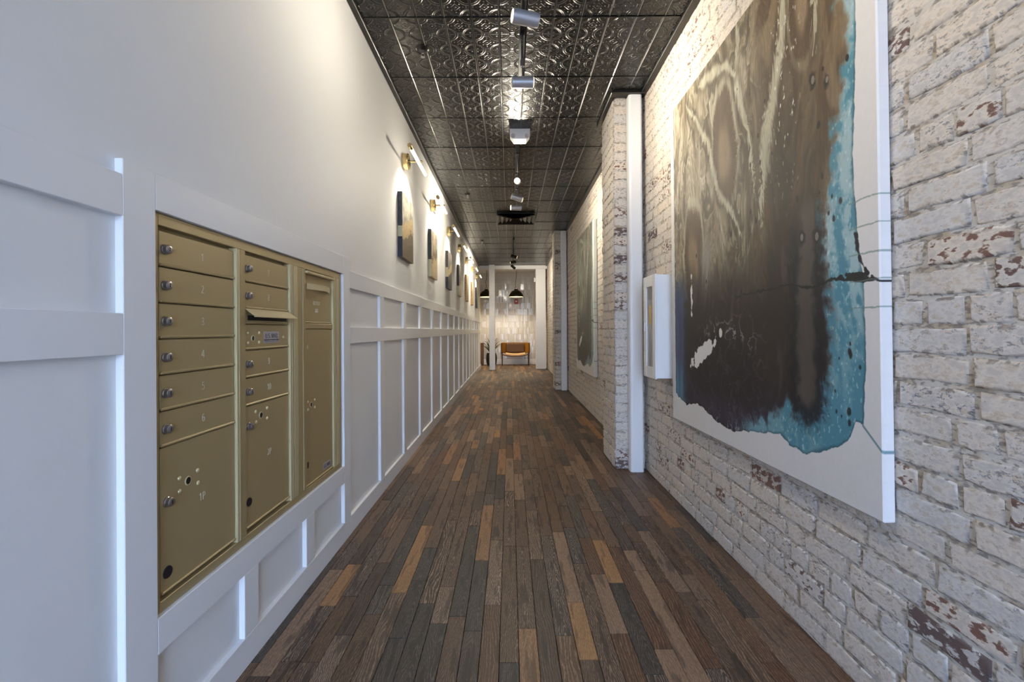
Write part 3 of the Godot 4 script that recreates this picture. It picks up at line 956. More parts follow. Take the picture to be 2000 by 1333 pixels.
func mailboxes() -> void:
	var t := thing("mailbox_unit", P(-.862, .389, 1.086), "gold metal wall of numbered mailboxes set into white panelling", "mailbox", "", PI / 2)
	var f := MB.new()
	f.box(Vector3(.0015, 0.0015, -.12), Vector3(1.2125, .9855, -.022), 0.0)                 # carcass
	f.box(Vector3(.0015, 0.0015, -.022), Vector3(.020, .9855, .0), .0015)
	f.box(Vector3(1.186, 0.0015, -.022), Vector3(1.2125, .9855, .0), .0015)
	f.box(Vector3(.020, .956, -.022), Vector3(1.186, .9855, .0), .0015)
	f.box(Vector3(.020, 0.0015, -.022), Vector3(1.186, .028, .0), .0015)
	f.box(Vector3(.351, .028, -.022), Vector3(.383, .956, .001), .002)
	f.box(Vector3(.745, .028, -.022), Vector3(.785, .956, .001), .002)
	f.box(Vector3(.7845, .028, -.022), Vector3(.809, .956, .004), .002)
	f.box(Vector3(.815, .704, -.022), Vector3(1.107, .727, -.001), .002)
	part("frame", f, M.gold, t)
	var edge := MB.new()
	for q in [[.3305, .3405], [.3425, .3495], [.6765, .6885], [.692, .7005], [.711, .744], [1.109, 1.118], [1.124, 1.137], [1.150, 1.184]]:
		edge.box(Vector3(q[0], .028, -.022), Vector3(q[1], .956, .003 if q[1] - q[0] < .02 else .0015), .0015)
	part("hinge_strip", edge, M.gold_light, t)
	var door := func(x0: float, x1: float, y0: float, y1: float) -> Node3D:
		var o := Node3D.new()
		o.name = "door"
		t.add_child(o, true)
		o.position = Vector3(0, 0, -.005)
		var m := MB.new().box(Vector3(x0, y0 + .0015, -.016), Vector3(x1, y1 - .0012, 0), .0015)
		m.box(Vector3(x0, y0 + .0012, -.004), Vector3(x1, y0 + .0085, .0048), .0024)
		part("door_panel", m, M.gold, o)
		return o
	for i in 6:
		var y1 := .946 - .0903 * i
		var o: Node3D = door.call(.0285, .3284, y1 - .0903, y1)
		lock(.046, y1 - .046, o)
		lettering("number", str(i + 1), .0215, M.engraved, o, Vector3(.186, y1 - .044, .0003), .8)
	var big: Node3D = door.call(.0285, .3284, .0376, .4042)
	rivets([Vector2(.0925, .309), Vector2(.161, .309), Vector2(.0935, .275), Vector2(.163, .274)], big)
	keyhole(.124, .293, big)
	lock(.049, .264, big)
	lettering("number", "1P", .0215, M.engraved, big, Vector3(.18, .231, .0003), .8)
	part("blank_plug", MB.new().cyl(Vector3(.050, .087, 0), Vector3(.050, .087, .0022), .0155, .0145, 20), M.print, big)
	# second column
	for q in [[.856, .946, "7"], [.7675, .856, "8"], [.539, .631, "9"], [.4465, .539, "10"]]:
		var o: Node3D = door.call(.386, .674, q[0], q[1])
		lock(.4035, (q[0] + q[1]) * .5, o)
		lettering("number", q[2], .0215, M.engraved, o, Vector3(.534, (q[0] + q[1]) * .5 + .002, .0003), .8)
	var slot: Node3D = door.call(.386, .674, .7175, .7675)
	part("mail_slot", MB.new().box(Vector3(.402, .729, -.003), Vector3(.664, .748, .0006), .004), M.black, slot)
	var flap := MB.new()
	var fp := func(x: float, k: float, dz: float) -> Vector3: return Vector3(x, .770 - .026 * k, .001 + .029 * k + dz)
	flap.poly([fp.call(.384, 0, 0), fp.call(.676, 0, 0), fp.call(.690, 1, 0), fp.call(.395, 1, 0)], Vector3(0, 1, 1))
	flap.poly([fp.call(.384, 0, -.003), fp.call(.676, 0, -.003), fp.call(.690, 1, -.003), fp.call(.395, 1, -.003)], Vector3(0, -1, -1))
	flap.poly([fp.call(.395, 1, 0), fp.call(.690, 1, 0), fp.call(.690, 1, -.003), fp.call(.395, 1, -.003)], Vector3(0, -1, 1))
	flap.poly([fp.call(.384, 0, 0), fp.call(.395, 1, 0), fp.call(.395, 1, -.003), fp.call(.384, 0, -.003)], Vector3(-1, 0, 0))
	flap.poly([fp.call(.676, 0, 0), fp.call(.690, 1, 0), fp.call(.690, 1, -.003), fp.call(.676, 0, -.003)], Vector3(1, 0, 0))
	flap.box(Vector3(.395, .7405, .026), Vector3(.690, .7445, .031), .001)
	part("mail_flap", flap, M.gold_light, slot)
	var post: Node3D = door.call(.386, .674, .631, .7175)
	rivets([Vector2(.404, .688), Vector2(.470, .688), Vector2(.404, .655), Vector2(.470, .655), Vector2(.636, .671)], post)
	keyhole(.433, .670, post, .008)
	part("name_plate", MB.new().box(Vector3(.499, .652, 0), Vector3(.604, .693, .0012), .0006), M.plate, post)
	lettering("plate_text", "U.S. MAIL", .0155, M.print, post, Vector3(.5515, .677, .0012), .95)
	lettering("plate_text", "APPROVED BY THE POSTMASTER GENERAL", .0045, M.print, post, Vector3(.5515, .6625, .0012), .85)
	part("plate_rule", MB.new().box(Vector3(.506, .656, .0011), Vector3(.597, .6572, .0014), 0.0), M.print, post)
	var p2: Node3D = door.call(.386, .674, .0425, .4465)
	rivets([Vector2(.448, .420), Vector2(.519, .420), Vector2(.448, .384), Vector2(.519, .384)], p2)
	keyhole(.480, .402, p2)
	lock(.4055, .378, p2)
	lettering("number", "2P", .0215, M.engraved, p2, Vector3(.534, .262, .0003), .8)
	part("blank_plug", MB.new().cyl(Vector3(.4055, .128, 0), Vector3(.4055, .128, .0022), .0145, .0135, 20), M.print, p2)
	# third column: bin above, parcel door below
	var bin: Node3D = door.call(.813, 1.1065, .727, .950)
	bin.position.z = -.009
	var lip := MB.new().box(Vector3(.811, .938, .0), Vector3(1.108, .950, .022), .003)
	part("hood", lip, M.gold_light, bin)
	var hd := MB.new()
	var hp := func(k: float) -> Vector3: return Vector3(.835 + .245 * k, .886, .004 + .026 * sin(PI * k))
	for k in 14:
		var a: Vector3 = hp.call(k / 14.0)
		var b: Vector3 = hp.call((k + 1) / 14.0)
		var up := Vector3(0, .0125, 0)
		var side := (b - a).cross(up).normalized() * .0015
		hd.poly([a - up + side, b - up + side, b + up + side, a + up + side], side)
		hd.poly([a - up - side, b - up - side, b + up - side, a + up - side], -side)
		hd.poly([a + up + side, b + up + side, b + up - side, a + up - side], up)
		hd.poly([a - up + side, b - up + side, b - up - side, a - up - side], -up)
	part("pull_handle", hd, M.gold_light, bin)
	lettering("bin_text", "RECYCLE", .0165, M.engraved, bin, Vector3(.945, .8185, .0003), .82)
	lettering("bin_text", "BIN", .0165, M.engraved, bin, Vector3(.945, .785, .0003), .82)
	var low: Node3D = door.call(.813, 1.1065, .0295, .7035)
	rivets([Vector2(.843, .390), Vector2(.910, .390), Vector2(.843, .357), Vector2(.910, .357)], low)
	keyhole(.873, .374, low)
	part("blank_plug", MB.new().cyl(Vector3(.838, .626, 0), Vector3(.838, .626, .002), .0105, .010, 18), M.gold_light, low)
	part("key_slot", MB.new().box(Vector3(.834, .107, 0), Vector3(.846, .133, .001), .0005), M.black, low)
	part("name_plate", MB.new().box(Vector3(.998, .049, 0), Vector3(1.08, .079, .0012), .0006), M.plate, low)
	lettering("plate_text", "U.S. MAIL", .0155, M.print, low, Vector3(1.039, .064, .0012), .8)


# ---------------------------------------------------------------- pictures and their lights

func wall_pictures() -> void:
	var look := [
		small_painting(51, Color(.68, .65, .58), Color(.68, .59, .42), Color(.40, .35, .28), Color(.25, .26, .27), Color(.15, .17, .23), .52, .69),
		small_painting(52, Color(.58, .53, .45), Color(.42, .36, .29), Color(.70, .63, .50), Color(.25, .26, .27), Color(.30, .28, .27), .63, 1.0),
		small_painting(53, Color(.50, .47, .43), Color(.74, .66, .48), Color(.33, .30, .29), Color(.34, .33, .32), Color(.20, .19, .22), .44, .70),
		small_painting(54, Color(.42, .39, .35), Color(.44, .37, .29), Color(.72, .66, .54), Color(.28, .27, .25), Color(.25, .24, .22), .68, 1.0),
		small_painting(55, Color(.74, .66, .52), Color(.71, .61, .47), Color(.66, .57, .43), Color(.76, .64, .46), Color(.80, .68, .48), 2.0, 2.0),
		small_painting(56, Color(.74, .67, .54), Color(.66, .57, .45), Color(.70, .60, .45), Color(.76, .64, .46), Color(.80, .68, .48), 2.0, 2.0),
		small_painting(57, Color(.36, .35, .31), Color(.30, .29, .27), Color(.24, .23, .22), Color(.30, .29, .27), Color(.20, .19, .18), 2.0, 2.0)]
	var says := [
		"small canvas of a cloudy tan and yellow landscape above the panelling by the mailboxes",
		"small canvas with a dark upper side edge and tan field, second from the mailboxes",
		"small grey and cream canvas, third in the row from the mailboxes",
		"small dark brown canvas with a pale foot, fourth from the mailboxes",
		"small pale tan canvas, fifth in the row from the mailboxes",
		"small pale sand canvas with plain side, sixth from the mailboxes",
		"small dark grey canvas, last of the row before the lobby"]
	var order := ["first brass picture light from the mailboxes, over the cloudy tan canvas", "second brass picture light from the mailboxes", "third brass picture light from the mailboxes, over the grey and cream canvas", "fourth brass picture light from the mailboxes", "fifth brass picture light from the mailboxes", "sixth brass picture light from the mailboxes", "last brass picture light of the row, beside the lobby"]
	var lit := glow(Color(1.0, .95, .85), 3.0)
	for i in 7:
		var d := 3.51 + 1.30 * i
		var y := 1.917
		var cm := mat(Color.WHITE, .55)
		cm.albedo_texture = look[i]
		var c := MB.new()
		var x0 := WL + .001
		var x1 := WL + .037
		c.poly([P(x1, y - .255, d), P(x1, y - .255, d + .39), P(x1, y + .255, d + .39), P(x1, y + .255, d)], Vector3.RIGHT, [Vector2(.13, 1), Vector2(1, 1), Vector2(1, 0), Vector2(.13, 0)])
		c.poly([P(x0, y - .255, d), P(x1, y - .255, d), P(x1, y + .255, d), P(x0, y + .255, d)], Vector3.BACK, [Vector2(.005, 1), Vector2(.12, 1), Vector2(.12, 0), Vector2(.005, 0)])
		c.poly([P(x0, y - .255, d + .39), P(x1, y - .255, d + .39), P(x1, y + .255, d + .39), P(x0, y + .255, d + .39)], Vector3.FORWARD, [Vector2(.005, 1), Vector2(.12, 1), Vector2(.12, 0), Vector2(.005, 0)])
		c.poly([P(x0, y - .255, d), P(x1, y - .255, d), P(x1, y - .255, d + .39), P(x0, y - .255, d + .39)], Vector3.DOWN, [Vector2(.13, .99), Vector2(.13, .97), Vector2(.9, .97), Vector2(.9, .99)])
		c.poly([P(x0, y + .255, d), P(x1, y + .255, d), P(x1, y + .255, d + .39), P(x0, y + .255, d + .39)], Vector3.UP, [Vector2(.13, .01), Vector2(.13, .03), Vector2(.9, .03), Vector2(.9, .01)])
		c.poly([P(x0, y - .255, d), P(x0, y - .255, d + .39), P(x0, y + .255, d + .39), P(x0, y + .255, d)], Vector3.LEFT, [Vector2(.13, 1), Vector2(1, 1), Vector2(1, 0), Vector2(.13, 0)])
		var cn := MeshInstance3D.new()
		cn.name = numbered("canvas_painting")
		var base := Vector3(WL, y, -(d + .195))
		for k in c.v.size(): c.v[k] -= base
		cn.mesh = c.commit()
		cn.material_override = cm
		cn.position = base
		add_child(cn)
		tag(cn, says[i], "painting", "small canvases along the panelled wall")
		# its light
		var ld := 3.715 + 1.30 * i
		var ly := 2.478
		var l := thing("picture_light", P(WL, ly, ld), order[i], "wall light", "brass picture lights along the panelled wall")
		part("backplate", MB.new().cyl(Vector3.ZERO, Vector3(.046, 0, 0), .065, .065, 28, .004), M.brass, l)
		part("arm", MB.new().cyl(Vector3(.045, 0, 0), Vector3(.155, 0, 0), .0075, .0075, 12, .001), M.brass, l)
		part("hood", MB.new().cyl(Vector3(.1245, .0, .335), Vector3(.1245, .0, .275), .0165, .0165, 16, .002), M.brass, l)
		part("end_cap", MB.new().cyl(Vector3(.1245, .0, -.315), Vector3(.1245, .0, -.335), .0150, .0150, 16, .002), M.brass, l)
		part("light_tube", MB.new().cyl(Vector3(.1245, -.004, .276), Vector3(.1245, -.004, -.316), .0135, .0135, 16), lit, l)
		for k in 2:
			var s := SpotLight3D.new()
			s.name = "strip_light"
			s.light_color = Color(1.0, .965, .89)
			s.light_energy = PICTURE_LIGHT
			s.spot_angle = 58.0
			s.spot_angle_attenuation = .9
			s.spot_range = 20.0
			s.spot_attenuation = 2.0
			s.light_size = .02
			s.shadow_enabled = true
			l.add_child(s, true)
			s.position = Vector3(.122, -.024, -.09 + .14 * k)
			s.basis = Basis.looking_at(Vector3(-.16, -1, 0), Vector3.FORWARD)


func canvas_mesh(w: float, h: float, deep: float) -> MB:      # front towards +z, hung from its middle
	var c := MB.new().box(Vector3(-w / 2, -h / 2, 0), Vector3(w / 2, h / 2, deep), .004)
	for k in c.v.size():
		c.t[k] = Vector2(clampf(c.v[k].x / w + .5, .0015, .9985), clampf(.5 - c.v[k].y / h, .0015, .9985))
		if c.n[k].z < -.9: c.t[k] = Vector2(.99, .99)
	return c

func big_canvases() -> void:
	var m := mat(Color.WHITE, .6)
	m.albedo_texture = ink_painting(1024, 1230, 0.0)
	var a := part(numbered("large_canvas"), canvas_mesh(1.57, 1.885, .034), m, self)
	a.transform = Transform3D(Basis(Vector3.UP, -PI / 2) * Basis(Vector3.BACK, .011), P(WR - .0035, 1.487, 2.009))
	tag(a, "huge white canvas of poured brown, black and teal ink beside the extinguisher cabinet", "painting")
	var m2 := mat(Color.WHITE, .45)
	m2.albedo_texture = ink_painting(256, 307, .6)
	var b := part(numbered("large_canvas"), canvas_mesh(1.42, 1.885, .040), m2, self)
	b.transform = Transform3D(Basis(Vector3.UP, -PI / 2), P(WR - .0035, 1.458, 6.057))
	tag(b, "large grey-green ink canvas on the brick between the two brick piers", "painting")


func extinguisher_cabinet() -> void:
	var t := thing("extinguisher_cabinet", P(WR - .003, 1.10, 3.0), "white metal fire extinguisher cabinet with a narrow window beside the white post", "cabinet", "", -PI / 2)
	# local: x towards the street, y up, z out from the wall
	var s := MB.new()
	s.box(Vector3(-.122, -.333, 0), Vector3(.122, .333, .004), .001)
	s.box(Vector3(.118, -.333, .004), Vector3(.122, .333, .10), .001)
	s.box(Vector3(-.122, -.333, .004), Vector3(-.118, .333, .10), .001)
	s.box(Vector3(-.118, .329, .004), Vector3(.118, .333, .10), .001)
	s.box(Vector3(-.118, -.333, .004), Vector3(.118, -.329, .10), .001)
	part("body", s, M.white, t)
	var d := MB.new()
	d.box(Vector3(-.125, -.338, .10), Vector3(-.065, .338, .1125), .002)
	d.box(Vector3(.068, -.338, .10), Vector3(.125, .338, .1125), .002)
	d.box(Vector3(-.065, .265, .10), Vector3(.068, .338, .1125), .002)
	d.box(Vector3(-.065, -.338, .10), Vector3(.068, -.265, .1125), .002)
	var door := part("door", d, M.white, t)
	part("window_pane", MB.new().box(Vector3(-.0655, -.2655, .104), Vector3(.0685, .2655, .107), 0.0), M.glass, door)
	part("latch", MB.new().box(Vector3(-.105, -.03, .1125), Vector3(-.085, .03, .118), .002), M.white, door)
	var e := thing("fire_extinguisher", P(WR - .003 - .055, .775, 3.0), "fire extinguisher with a yellow tag seen through the cabinet window", "extinguisher")
	part("cylinder", MB.new().lathe([Vector2(.0, .002), Vector2(.042, .002), Vector2(.045, .01), Vector2(.045, .37), Vector2(.040, .41), Vector2(.022, .43), Vector2(.016, .435), Vector2(.016, .455), Vector2(0, .455)], Transform3D(), 24), M.silver, e)
	part("valve", MB.new().box(Vector3(-.014, .455, -.03), Vector3(.014, .485, .03), .004).box(Vector3(-.009, .487, -.055), Vector3(.009, .497, .045), .003), M.black, e)
	part("hose", MB.new().tube([Vector3(-.012, .47, .03), Vector3(-.02, .45, .044), Vector3(-.022, .40, .047), Vector3(-.022, .24, .047), Vector3(-.02, .20, .045)], .006), M.black, e)
	part("tag", MB.new().box(Vector3(-.049, .34, -.030), Vector3(-.0475, .47, .016), .0004), mat(Color(.90, .74, .22), .6), e)


# ---------------------------------------------------------------- on the ceiling

func track_head(called: String, d: float, drop: float, aim: Vector3, label: String, energy: float, on := true, dark := false) -> void:
	var t := thing(called, P(.085, CEIL - .026, d), label, "spotlight", "track spotlights under the tin ceiling")
	var metal: Material = M.black if dark else M.silver
	var bright: Material = M.black if dark else M.chrome
	part("adaptor", MB.new().box(Vector3(-.014, -.016, -.045), Vector3(.014, 0, .045), .003), M.track, t)
	part("stem", MB.new().cyl(Vector3(0, -.015, 0), Vector3(0, -drop * .62, 0), .008, .008, 14).cyl(Vector3(0, -drop * .50, 0), Vector3(0, -drop * .62 - .012, 0), .0125, .0125, 14, .002), bright, t)
	part("yoke", MB.new().cyl(Vector3(0, -drop * .62 - .01, 0), Vector3(0, -drop + .005, 0), .0045, .0045, 10), bright, t)
	var c := Vector3(0, -drop, 0)
	var a := aim.normalized()
	part("lamp_body", MB.new().cyl(c - a * .064, c + a * .066, .032, .033, 28, .003), metal, t)
	if not on: return
	var lens := glow(Color(1.0, .86, .62), 16.0)
	part("light_lens", MB.new().cyl(c + a * .0645, c + a * .0675, .027, .027, 24), lens, t)
	var s := SpotLight3D.new()
	s.name = "spot"
	s.light_color = Color(1.0, .955, .87)
	s.light_energy = energy
	s.spot_angle = 70.0
	s.spot_angle_attenuation = 1.0
	s.spot_range = 20.0
	s.spot_attenuation = 2.0
	s.light_size = .025
	s.shadow_enabled = true
	t.add_child(s)
	s.position = c + a * .075
	s.basis = Basis.looking_at(a, Vector3.UP if absf(a.y) < .9 else Vector3.RIGHT)

func ceiling_fittings() -> void:
	for q in [[.2, 3.35], [4.25, 5.85], [8.8, 10.9]]:
		var k := part(numbered("light_track"), MB.new().box(P(.068, CEIL - .026, q[1]), P(.102, CEIL - .001, q[0]), .002), M.track, self)
		tag(k, ["black lighting track carrying silver spotlights by the mailboxes", "black lighting track carrying three spotlights before the air diffuser", "black lighting track with black spotlights near the white beam"][0 if q[0] < 2 else (1 if q[0] < 6 else 2)], "light track", "lighting tracks on the tin ceiling")
	track_head("track_spotlight", 1.30, .275, Vector3(.9, -.62, -.30), "silver track spotlight above the street end, turned down to the huge canvas", SPOT * .3)
	track_head("track_spotlight", .45, .275, Vector3(.8, -.7, -.2), "silver track spotlight by the street end of the track, turned down to the brick", SPOT * .3)
	track_head("track_spotlight", 2.17, .275, Vector3(-1, .06, .22), "lit silver track spotlight turned to the panelled wall, first along the track", SPOT * .38)
	track_head("track_spotlight", 2.73, .275, Vector3(1, .02, -.05), "silver track spotlight turned to the brick wall above the huge canvas, second along the track", SPOT)
	track_head("track_spotlight", 4.54, .275, Vector3(-.08, -.26, 1), "bright spotlight shining straight back along the hallway, beyond the emergency light", SPOT * 1.0)
	track_head("track_spotlight", 5.11, .275, Vector3(1, -.28, -.25), "tilted silver spotlight turned down to the grey-green canvas", SPOT)
	track_head("track_spotlight", 5.52, .275, Vector3(-1, .0, .12), "small lit spotlight turned to the panelled wall just before the air diffuser", SPOT * 1.1)
	track_head("track_spotlight", 9.15, .275, Vector3(1, -.2, -.2), "black spotlight under the tin ceiling, first on the track by the beam", SPOT * 1.3, true, true)
	track_head("track_spotlight", 9.9, .275, Vector3(-1, -.1, -.2), "black spotlight under the tin ceiling, middle of the track by the beam", SPOT * 1.3, true, true)
	track_head("track_spotlight", 10.65, .275, Vector3(.6, -.4, -.8), "black spotlight hanging just before the white beam", SPOT * 1.3, true, true)
	# emergency light
	var e := thing("emergency_light", P(.100, CEIL - .001, 4.08), "white emergency light box with two small lamps on the ceiling", "emergency light")
	part("body", MB.new().prism([Vector2(-.09, 0), Vector2(.09, 0), Vector2(.088, -.048), Vector2(.055, -.092), Vector2(-.055, -.092), Vector2(-.088, -.048)], .11, Transform3D(Basis(), Vector3(0, 0, -.055))), M.white, e)
	for s in [-1.0, 1.0]:
		var hd := part("lamp_head", MB.new().lathe([Vector2(.0, -.012), Vector2(.018, -.012), Vector2(.024, .0), Vector2(.026, .022), Vector2(.022, .026), Vector2(.019, .018), Vector2(0, .016)], Transform3D(Basis(Vector3.RIGHT, PI / 2 + .35) * Basis(), Vector3(s * .062, -.064, .058)), 20), M.white, e)
		part("lamp_lens", MB.new().lathe([Vector2(.019, .0185), Vector2(.012, .022), Vector2(0, .0235)], Transform3D(Basis(Vector3.RIGHT, PI / 2 + .35), Vector3(s * .062, -.064, .058)), 20), M.plate, hd)
	# sprinklers
	for q in [[-.546, 2.88], [-.55, 5.95], [-.55, 9.05]]:
		var s := thing("sprinkler", P(q[0], CEIL, q[1]), ["fire sprinkler head on the ceiling above the mailboxes", "fire sprinkler head on the ceiling, second from the street", "small fire sprinkler head on the ceiling towards the lobby"][0 if q[1] < 4 else (1 if q[1] < 7 else 2)], "sprinkler", "ceiling fire sprinklers")
		part("escutcheon", MB.new().lathe([Vector2(.0, -.010), Vector2(.018, -.012), Vector2(.036, -.006), Vector2(.040, 0)], Transform3D(), 24), M.tin_plain, s)
		part("frame", MB.new().cyl(Vector3(0, -.01, 0), Vector3(0, -.03, 0), .009, .007, 12).tube([Vector3(.007, -.028, 0), Vector3(.011, -.04, 0), Vector3(.002, -.052, 0)], .002).tube([Vector3(-.007, -.028, 0), Vector3(-.011, -.04, 0), Vector3(-.002, -.052, 0)], .002), M.lock, s)
		part("deflector", MB.new().cyl(Vector3(0, -.052, 0), Vector3(0, -.054, 0), .013, .013, 16), M.lock, s)
	# air diffuser
	var a := thing("air_diffuser", P(.105, CEIL, 7.19), "black square ceiling air diffuser with nested vanes", "air vent")
	part("backing", MB.new().box(Vector3(-.29, -.012, -.29), Vector3(.29, -.004, .29), 0.0), M.black, a)
	for k in 4:
		var r0 := .30 - .068 * k
		var ring := MB.new()
		for g in 4:
			var b := Basis(Vector3.UP, g * PI / 2)
			var yy := -.012 - (.0 if k == 0 else .002)
			ring.poly([b * Vector3(-r0, yy - .030, r0), b * Vector3(r0, yy - .030, r0), b * Vector3(r0 - .045, yy, r0 - .045), b * Vector3(-r0 + .045, yy, r0 - .045)], b * Vector3(0, -1, -1))
			ring.poly([b * Vector3(-r0, yy - .032, r0), b * Vector3(r0, yy - .032, r0), b * Vector3(r0 - .045, yy - .002, r0 - .045), b * Vector3(-r0 + .045, yy - .002, r0 - .045)], b * Vector3(0, 1, 1))
		part("vane", ring, M.track, a)


# ---------------------------------------------------------------- lobby

func lobby_things() -> void:
	for q in [[-.705, "dark dome pendant lamp half hidden behind the slim white post"], [.192, "dark dome pendant lamp hanging above the armchair"]]:
		var t := thing("pendant_lamp", P(q[0], 2.092, 13.6), q[1], "pendant lamp", "dark dome pendants in the lobby")
		var olive := mat(Color(.16, .15, .075), .32, .5)
		part("shade", MB.new().lathe([Vector2(.222, 0), Vector2(.224, .012), Vector2(.205, .07), Vector2(.165, .135), Vector2(.11, .185), Vector2(.06, .205), Vector2(.055, .235), Vector2(.0, .237)], Transform3D(), 32).lathe([Vector2(.0, .225), Vector2(.05, .20), Vector2(.105, .178), Vector2(.158, .13), Vector2(.198, .068), Vector2(.216, .0), Vector2(.222, .0)], Transform3D(), 32), olive, t)
		var rim := glow(Color(1.0, .86, .60), 2.5)
		part("light_diffuser", MB.new().cyl(Vector3(0, .004, 0), Vector3(0, .010, 0), .214, .214, 32), rim, t)
		part("loop", MB.new().tube([Vector3(-.03, .23, 0), Vector3(-.033, .27, 0), Vector3(-.02, .30, 0), Vector3(.02, .30, 0), Vector3(.033, .27, 0), Vector3(.03, .23, 0)], .006), M.brass, t)
		part("cord", MB.new().tube([Vector3(0, .30, 0), Vector3(-.02, .45, 0), Vector3(.01, .62, 0), Vector3(.012, .828, 0)], .006), M.black, t)
		var s := SpotLight3D.new()
		s.name = "downlight"
		s.light_color = Color(1.0, .92, .78)
		s.light_energy = PENDANT
		s.spot_angle = 70.0
		s.spot_angle_attenuation = .6
		s.spot_range = 20.0
		s.spot_attenuation = 2.0
		s.light_size = .15
		s.shadow_enabled = true
		t.add_child(s)
		s.position = Vector3(0, -.015, 0)
		s.rotation.x = -PI / 2
	# fire alarm on the tiles
	var fa := thing("fire_alarm", P(.205, 2.0, BACK - .012), "small red fire alarm on the tiled wall under the pendant", "fire alarm")
	part("housing", MB.new().box(Vector3(-.058, -.075, 0), Vector3(.058, .075, .045), .006), mat(Color(.62, .10, .06), .4), fa)
	part("strobe", MB.new().box(Vector3(-.03, -.01, .045), Vector3(.03, .03, .062), .004), M.white, fa)
	# keypad on the panelling
	var kp := thing("wall_outlet", P(WL, 1.178, 11.62), "small black outlet on the white panelling near the lobby", "outlet")
	part("plate", MB.new().box(Vector3(0, -.055, -.036), Vector3(.006, .055, .036), .002), M.black, kp)
	for s in [-.02, .02]: part("socket", MB.new().box(Vector3(.006, s - .013, -.015), Vector3(.009, s + .013, .015), .001), M.track, kp)
	var bx := thing("wall_sensor", P(.727, 2.50, 12.68), "small white sensor box on the side of the broad white column", "sensor")
	part("housing", MB.new().box(Vector3(-.045, -.06, -.04), Vector3(0, .06, .04), .006), M.white, bx)
	part("eye", MB.new().cyl(Vector3(-.045, .01, 0), Vector3(-.049, .01, 0), .012, .009, 12), M.print, bx)
	armchair()
	plant()
	var cb := thing("wooden_cabinet", P(-.98, 0, 14.25), "narrow strip of a brown wooden cabinet showing beside the panelled wall", "cabinet")
	var wood := oak_plain(Color(.42, .27, .12))
	part("carcass", MB.new().box(Vector3(-.20, .04, -.12), Vector3(.145, .67, .12), .004), wood, cb)
	part("top", MB.new().box(Vector3(-.21, .67, -.13), Vector3(.155, .695, .13), .004), wood, cb)
	for s in [[-.17, -.09], [.12, -.09], [-.17, .09], [.12, .09]]: part("leg", MB.new().box(Vector3(s[0] - .02, 0, s[1] - .02), Vector3(s[0] + .02, .04, s[1] + .02), .002), wood, cb)


func oak_plain(c: Color) -> StandardMaterial3D:
	return relief(mat(c, .42), .05, .02, 2.0, 12)


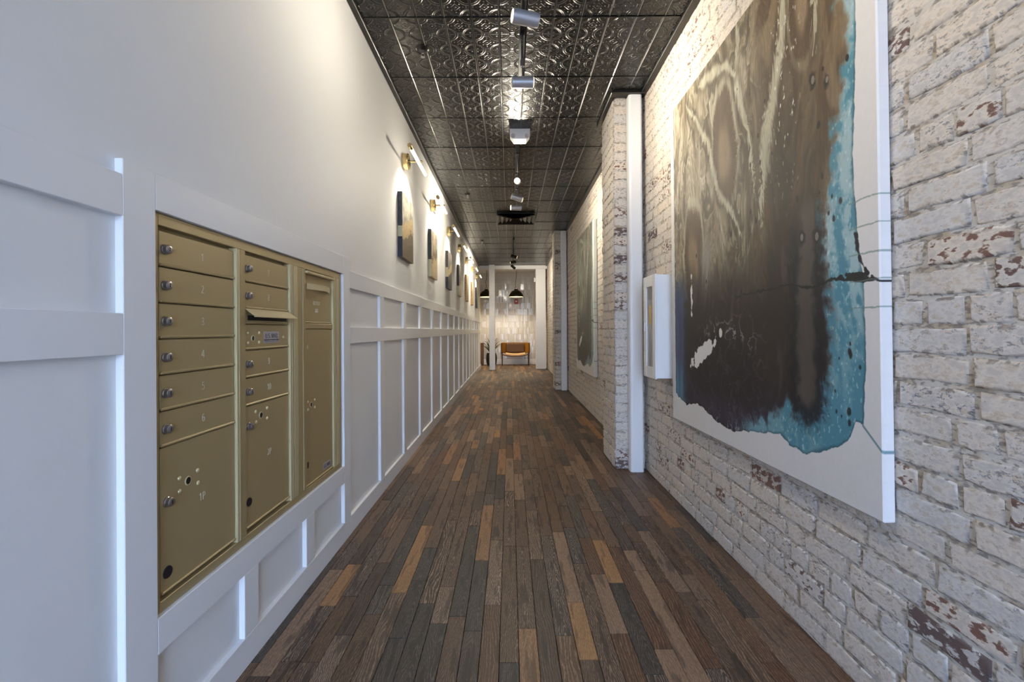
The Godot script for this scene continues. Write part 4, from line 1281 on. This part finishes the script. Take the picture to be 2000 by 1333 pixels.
func armchair() -> void:
	var t := thing("armchair", P(.165, 0, 14.0), "low wooden armchair with a curved ochre frame, brown back cushion and cream seat", "armchair")
	var wood := oak_plain(Color(.55, .36, .10))
	var shell := MB.new()
	# bent shell: back and two wings
	var pts := []
	for k in 17:
		var a := PI * k / 16.0
		pts.append(Vector3(-.43 * cos(a), 0, .20 - .42 * pow(sin(a), .6)))
	for k in 16:
		var a: Vector3 = pts[k]
		var b: Vector3 = pts[k + 1]
		var o0 := Vector3(a.x, 0, a.z - .2).normalized() * .012
		var o1 := Vector3(b.x, 0, b.z - .2).normalized() * .012
		var y0 := func(p: Vector3) -> Vector3: return p + Vector3(0, .385 - .05 * (1.0 - absf(p.x) / .43), 0)
		var y1 := func(p: Vector3) -> Vector3: return p + Vector3(0, .70, 0)
		shell.poly([y0.call(a + o0), y0.call(b + o1), y1.call(b + o1), y1.call(a + o0)], o0 + o1)
		shell.poly([y0.call(a - o0), y0.call(b - o1), y1.call(b - o1), y1.call(a - o0)], -o0 - o1)
		shell.poly([y1.call(a - o0), y1.call(b - o1), y1.call(b + o1), y1.call(a + o0)], Vector3.UP)
		shell.poly([y0.call(a - o0), y0.call(b - o1), y0.call(b + o1), y0.call(a + o0)], Vector3.DOWN)
	part("shell", shell, wood, t)
	var bc := MB.new()
	bc.box(Vector3(-.29, .40, -.17), Vector3(.29, .675, -.09), .02)
	part("back_cushion", bc, relief(mat(Color(.36, .27, .20), .9), .08, .1, 3.0, 14), t)
	var seat := MB.new()
	for k in 12:
		var x0 := -.30 + .05 * k
		var s0 := .37 - .035 * (1.0 - pow(x0 / .30, 2))
		var s1 := .37 - .035 * (1.0 - pow((x0 + .05) / .30, 2))
		var q := [Vector3(x0, s0, .22), Vector3(x0 + .05, s1, .22), Vector3(x0 + .05, s1 + .03, -.12), Vector3(x0, s0 + .03, -.12)]
		seat.poly(q, Vector3.UP)
		seat.poly([q[0] - Vector3(0, .05, 0), q[1] - Vector3(0, .05, 0), q[1], q[0]], Vector3.BACK)
		seat.poly([q[0] - Vector3(0, .05, 0), q[1] - Vector3(0, .05, 0), q[2] - Vector3(0, .05, 0), q[3] - Vector3(0, .05, 0)], Vector3.DOWN)
	part("seat", seat, relief(mat(Color(.80, .66, .48), .85), .08, .1, 3.0, 15), t)
	var rail := MB.new()
	for k in 12:
		var x0 := -.40 + .8 * k / 12.0
		var x1 := -.40 + .8 * (k + 1) / 12.0
		var h := func(x: float) -> float: return .345 - .05 * (1.0 - pow(x / .40, 2))
		rail.cyl(Vector3(x0, h.call(x0), .22), Vector3(x1, h.call(x1), .22), .018, .018, 8)
	part("front_rail", rail, oak_plain(Color(.36, .20, .07)), t)
	for s in [[-1.0, .2], [1.0, .2], [-1.0, -.12], [1.0, -.12]]:
		part("leg", MB.new().cyl(Vector3(s[0] * .405, 0, s[1]), Vector3(s[0] * .415, .42, s[1]), .013, .022, 10), oak_plain(Color(.30, .19, .08)), t)


func plant() -> void:
	var t := thing("potted_plant", P(-.575, 0, 13.92), "spiky green plant in a dark grey pot behind the slim white post", "potted plant")
	part("pot", MB.new().lathe([Vector2(0, .0), Vector2(.12, .0), Vector2(.15, .05), Vector2(.168, .18), Vector2(.165, .30), Vector2(.14, .39), Vector2(.128, .39), Vector2(.13, .36), Vector2(0, .355)], Transform3D(), 28), mat(Color(.13, .145, .15), .5), t)
	part("soil", MB.new().cyl(Vector3(0, .354, 0), Vector3(0, .362, 0), .128, .128, 20), mat(Color(.10, .075, .05), .95), t)
	var greens := [mat(Color(.16, .23, .07), .45), mat(Color(.25, .31, .10), .45), mat(Color(.34, .36, .13), .5)]
	for k in 34:
		var a := k * 2.399
		var tilt := .08 + .58 * float(k) / 34.0
		var l := rng.randf_range(.50, .58) - .20 * float(k) / 34.0
		var dir := Vector3(cos(a), 0, sin(a))
		var side := Vector3(-sin(a), 0, cos(a))
		var leaf := MB.new()
		var prev := []
		for s in 6:
			var f := s / 5.0
			var ang := tilt + .22 * f * f
			var p := Vector3(0, .36, 0) + dir * (.02 + l * f * sin(ang)) + Vector3.UP * l * f * cos(ang)
			var w := .024 * (1.0 - pow(f, 1.6)) * (.55 + .9 * minf(f * 3.0, 1.0)) + .0006
			var nn := (Vector3.UP * sin(ang) - dir * cos(ang))
			var now := [p - side * w + nn * w * .3, p - nn * .003, p + side * w + nn * w * .3, p - nn * .006]
			if prev.size():
				leaf.poly([prev[0], prev[1], now[1], now[0]], nn); leaf.poly([prev[1], prev[2], now[2], now[1]], nn)
				leaf.poly([prev[0], prev[3], now[3], now[0]], -nn); leaf.poly([prev[3], prev[2], now[2], now[3]], -nn)
			prev = now
		part("leaf", leaf, greens[k % 3], t)
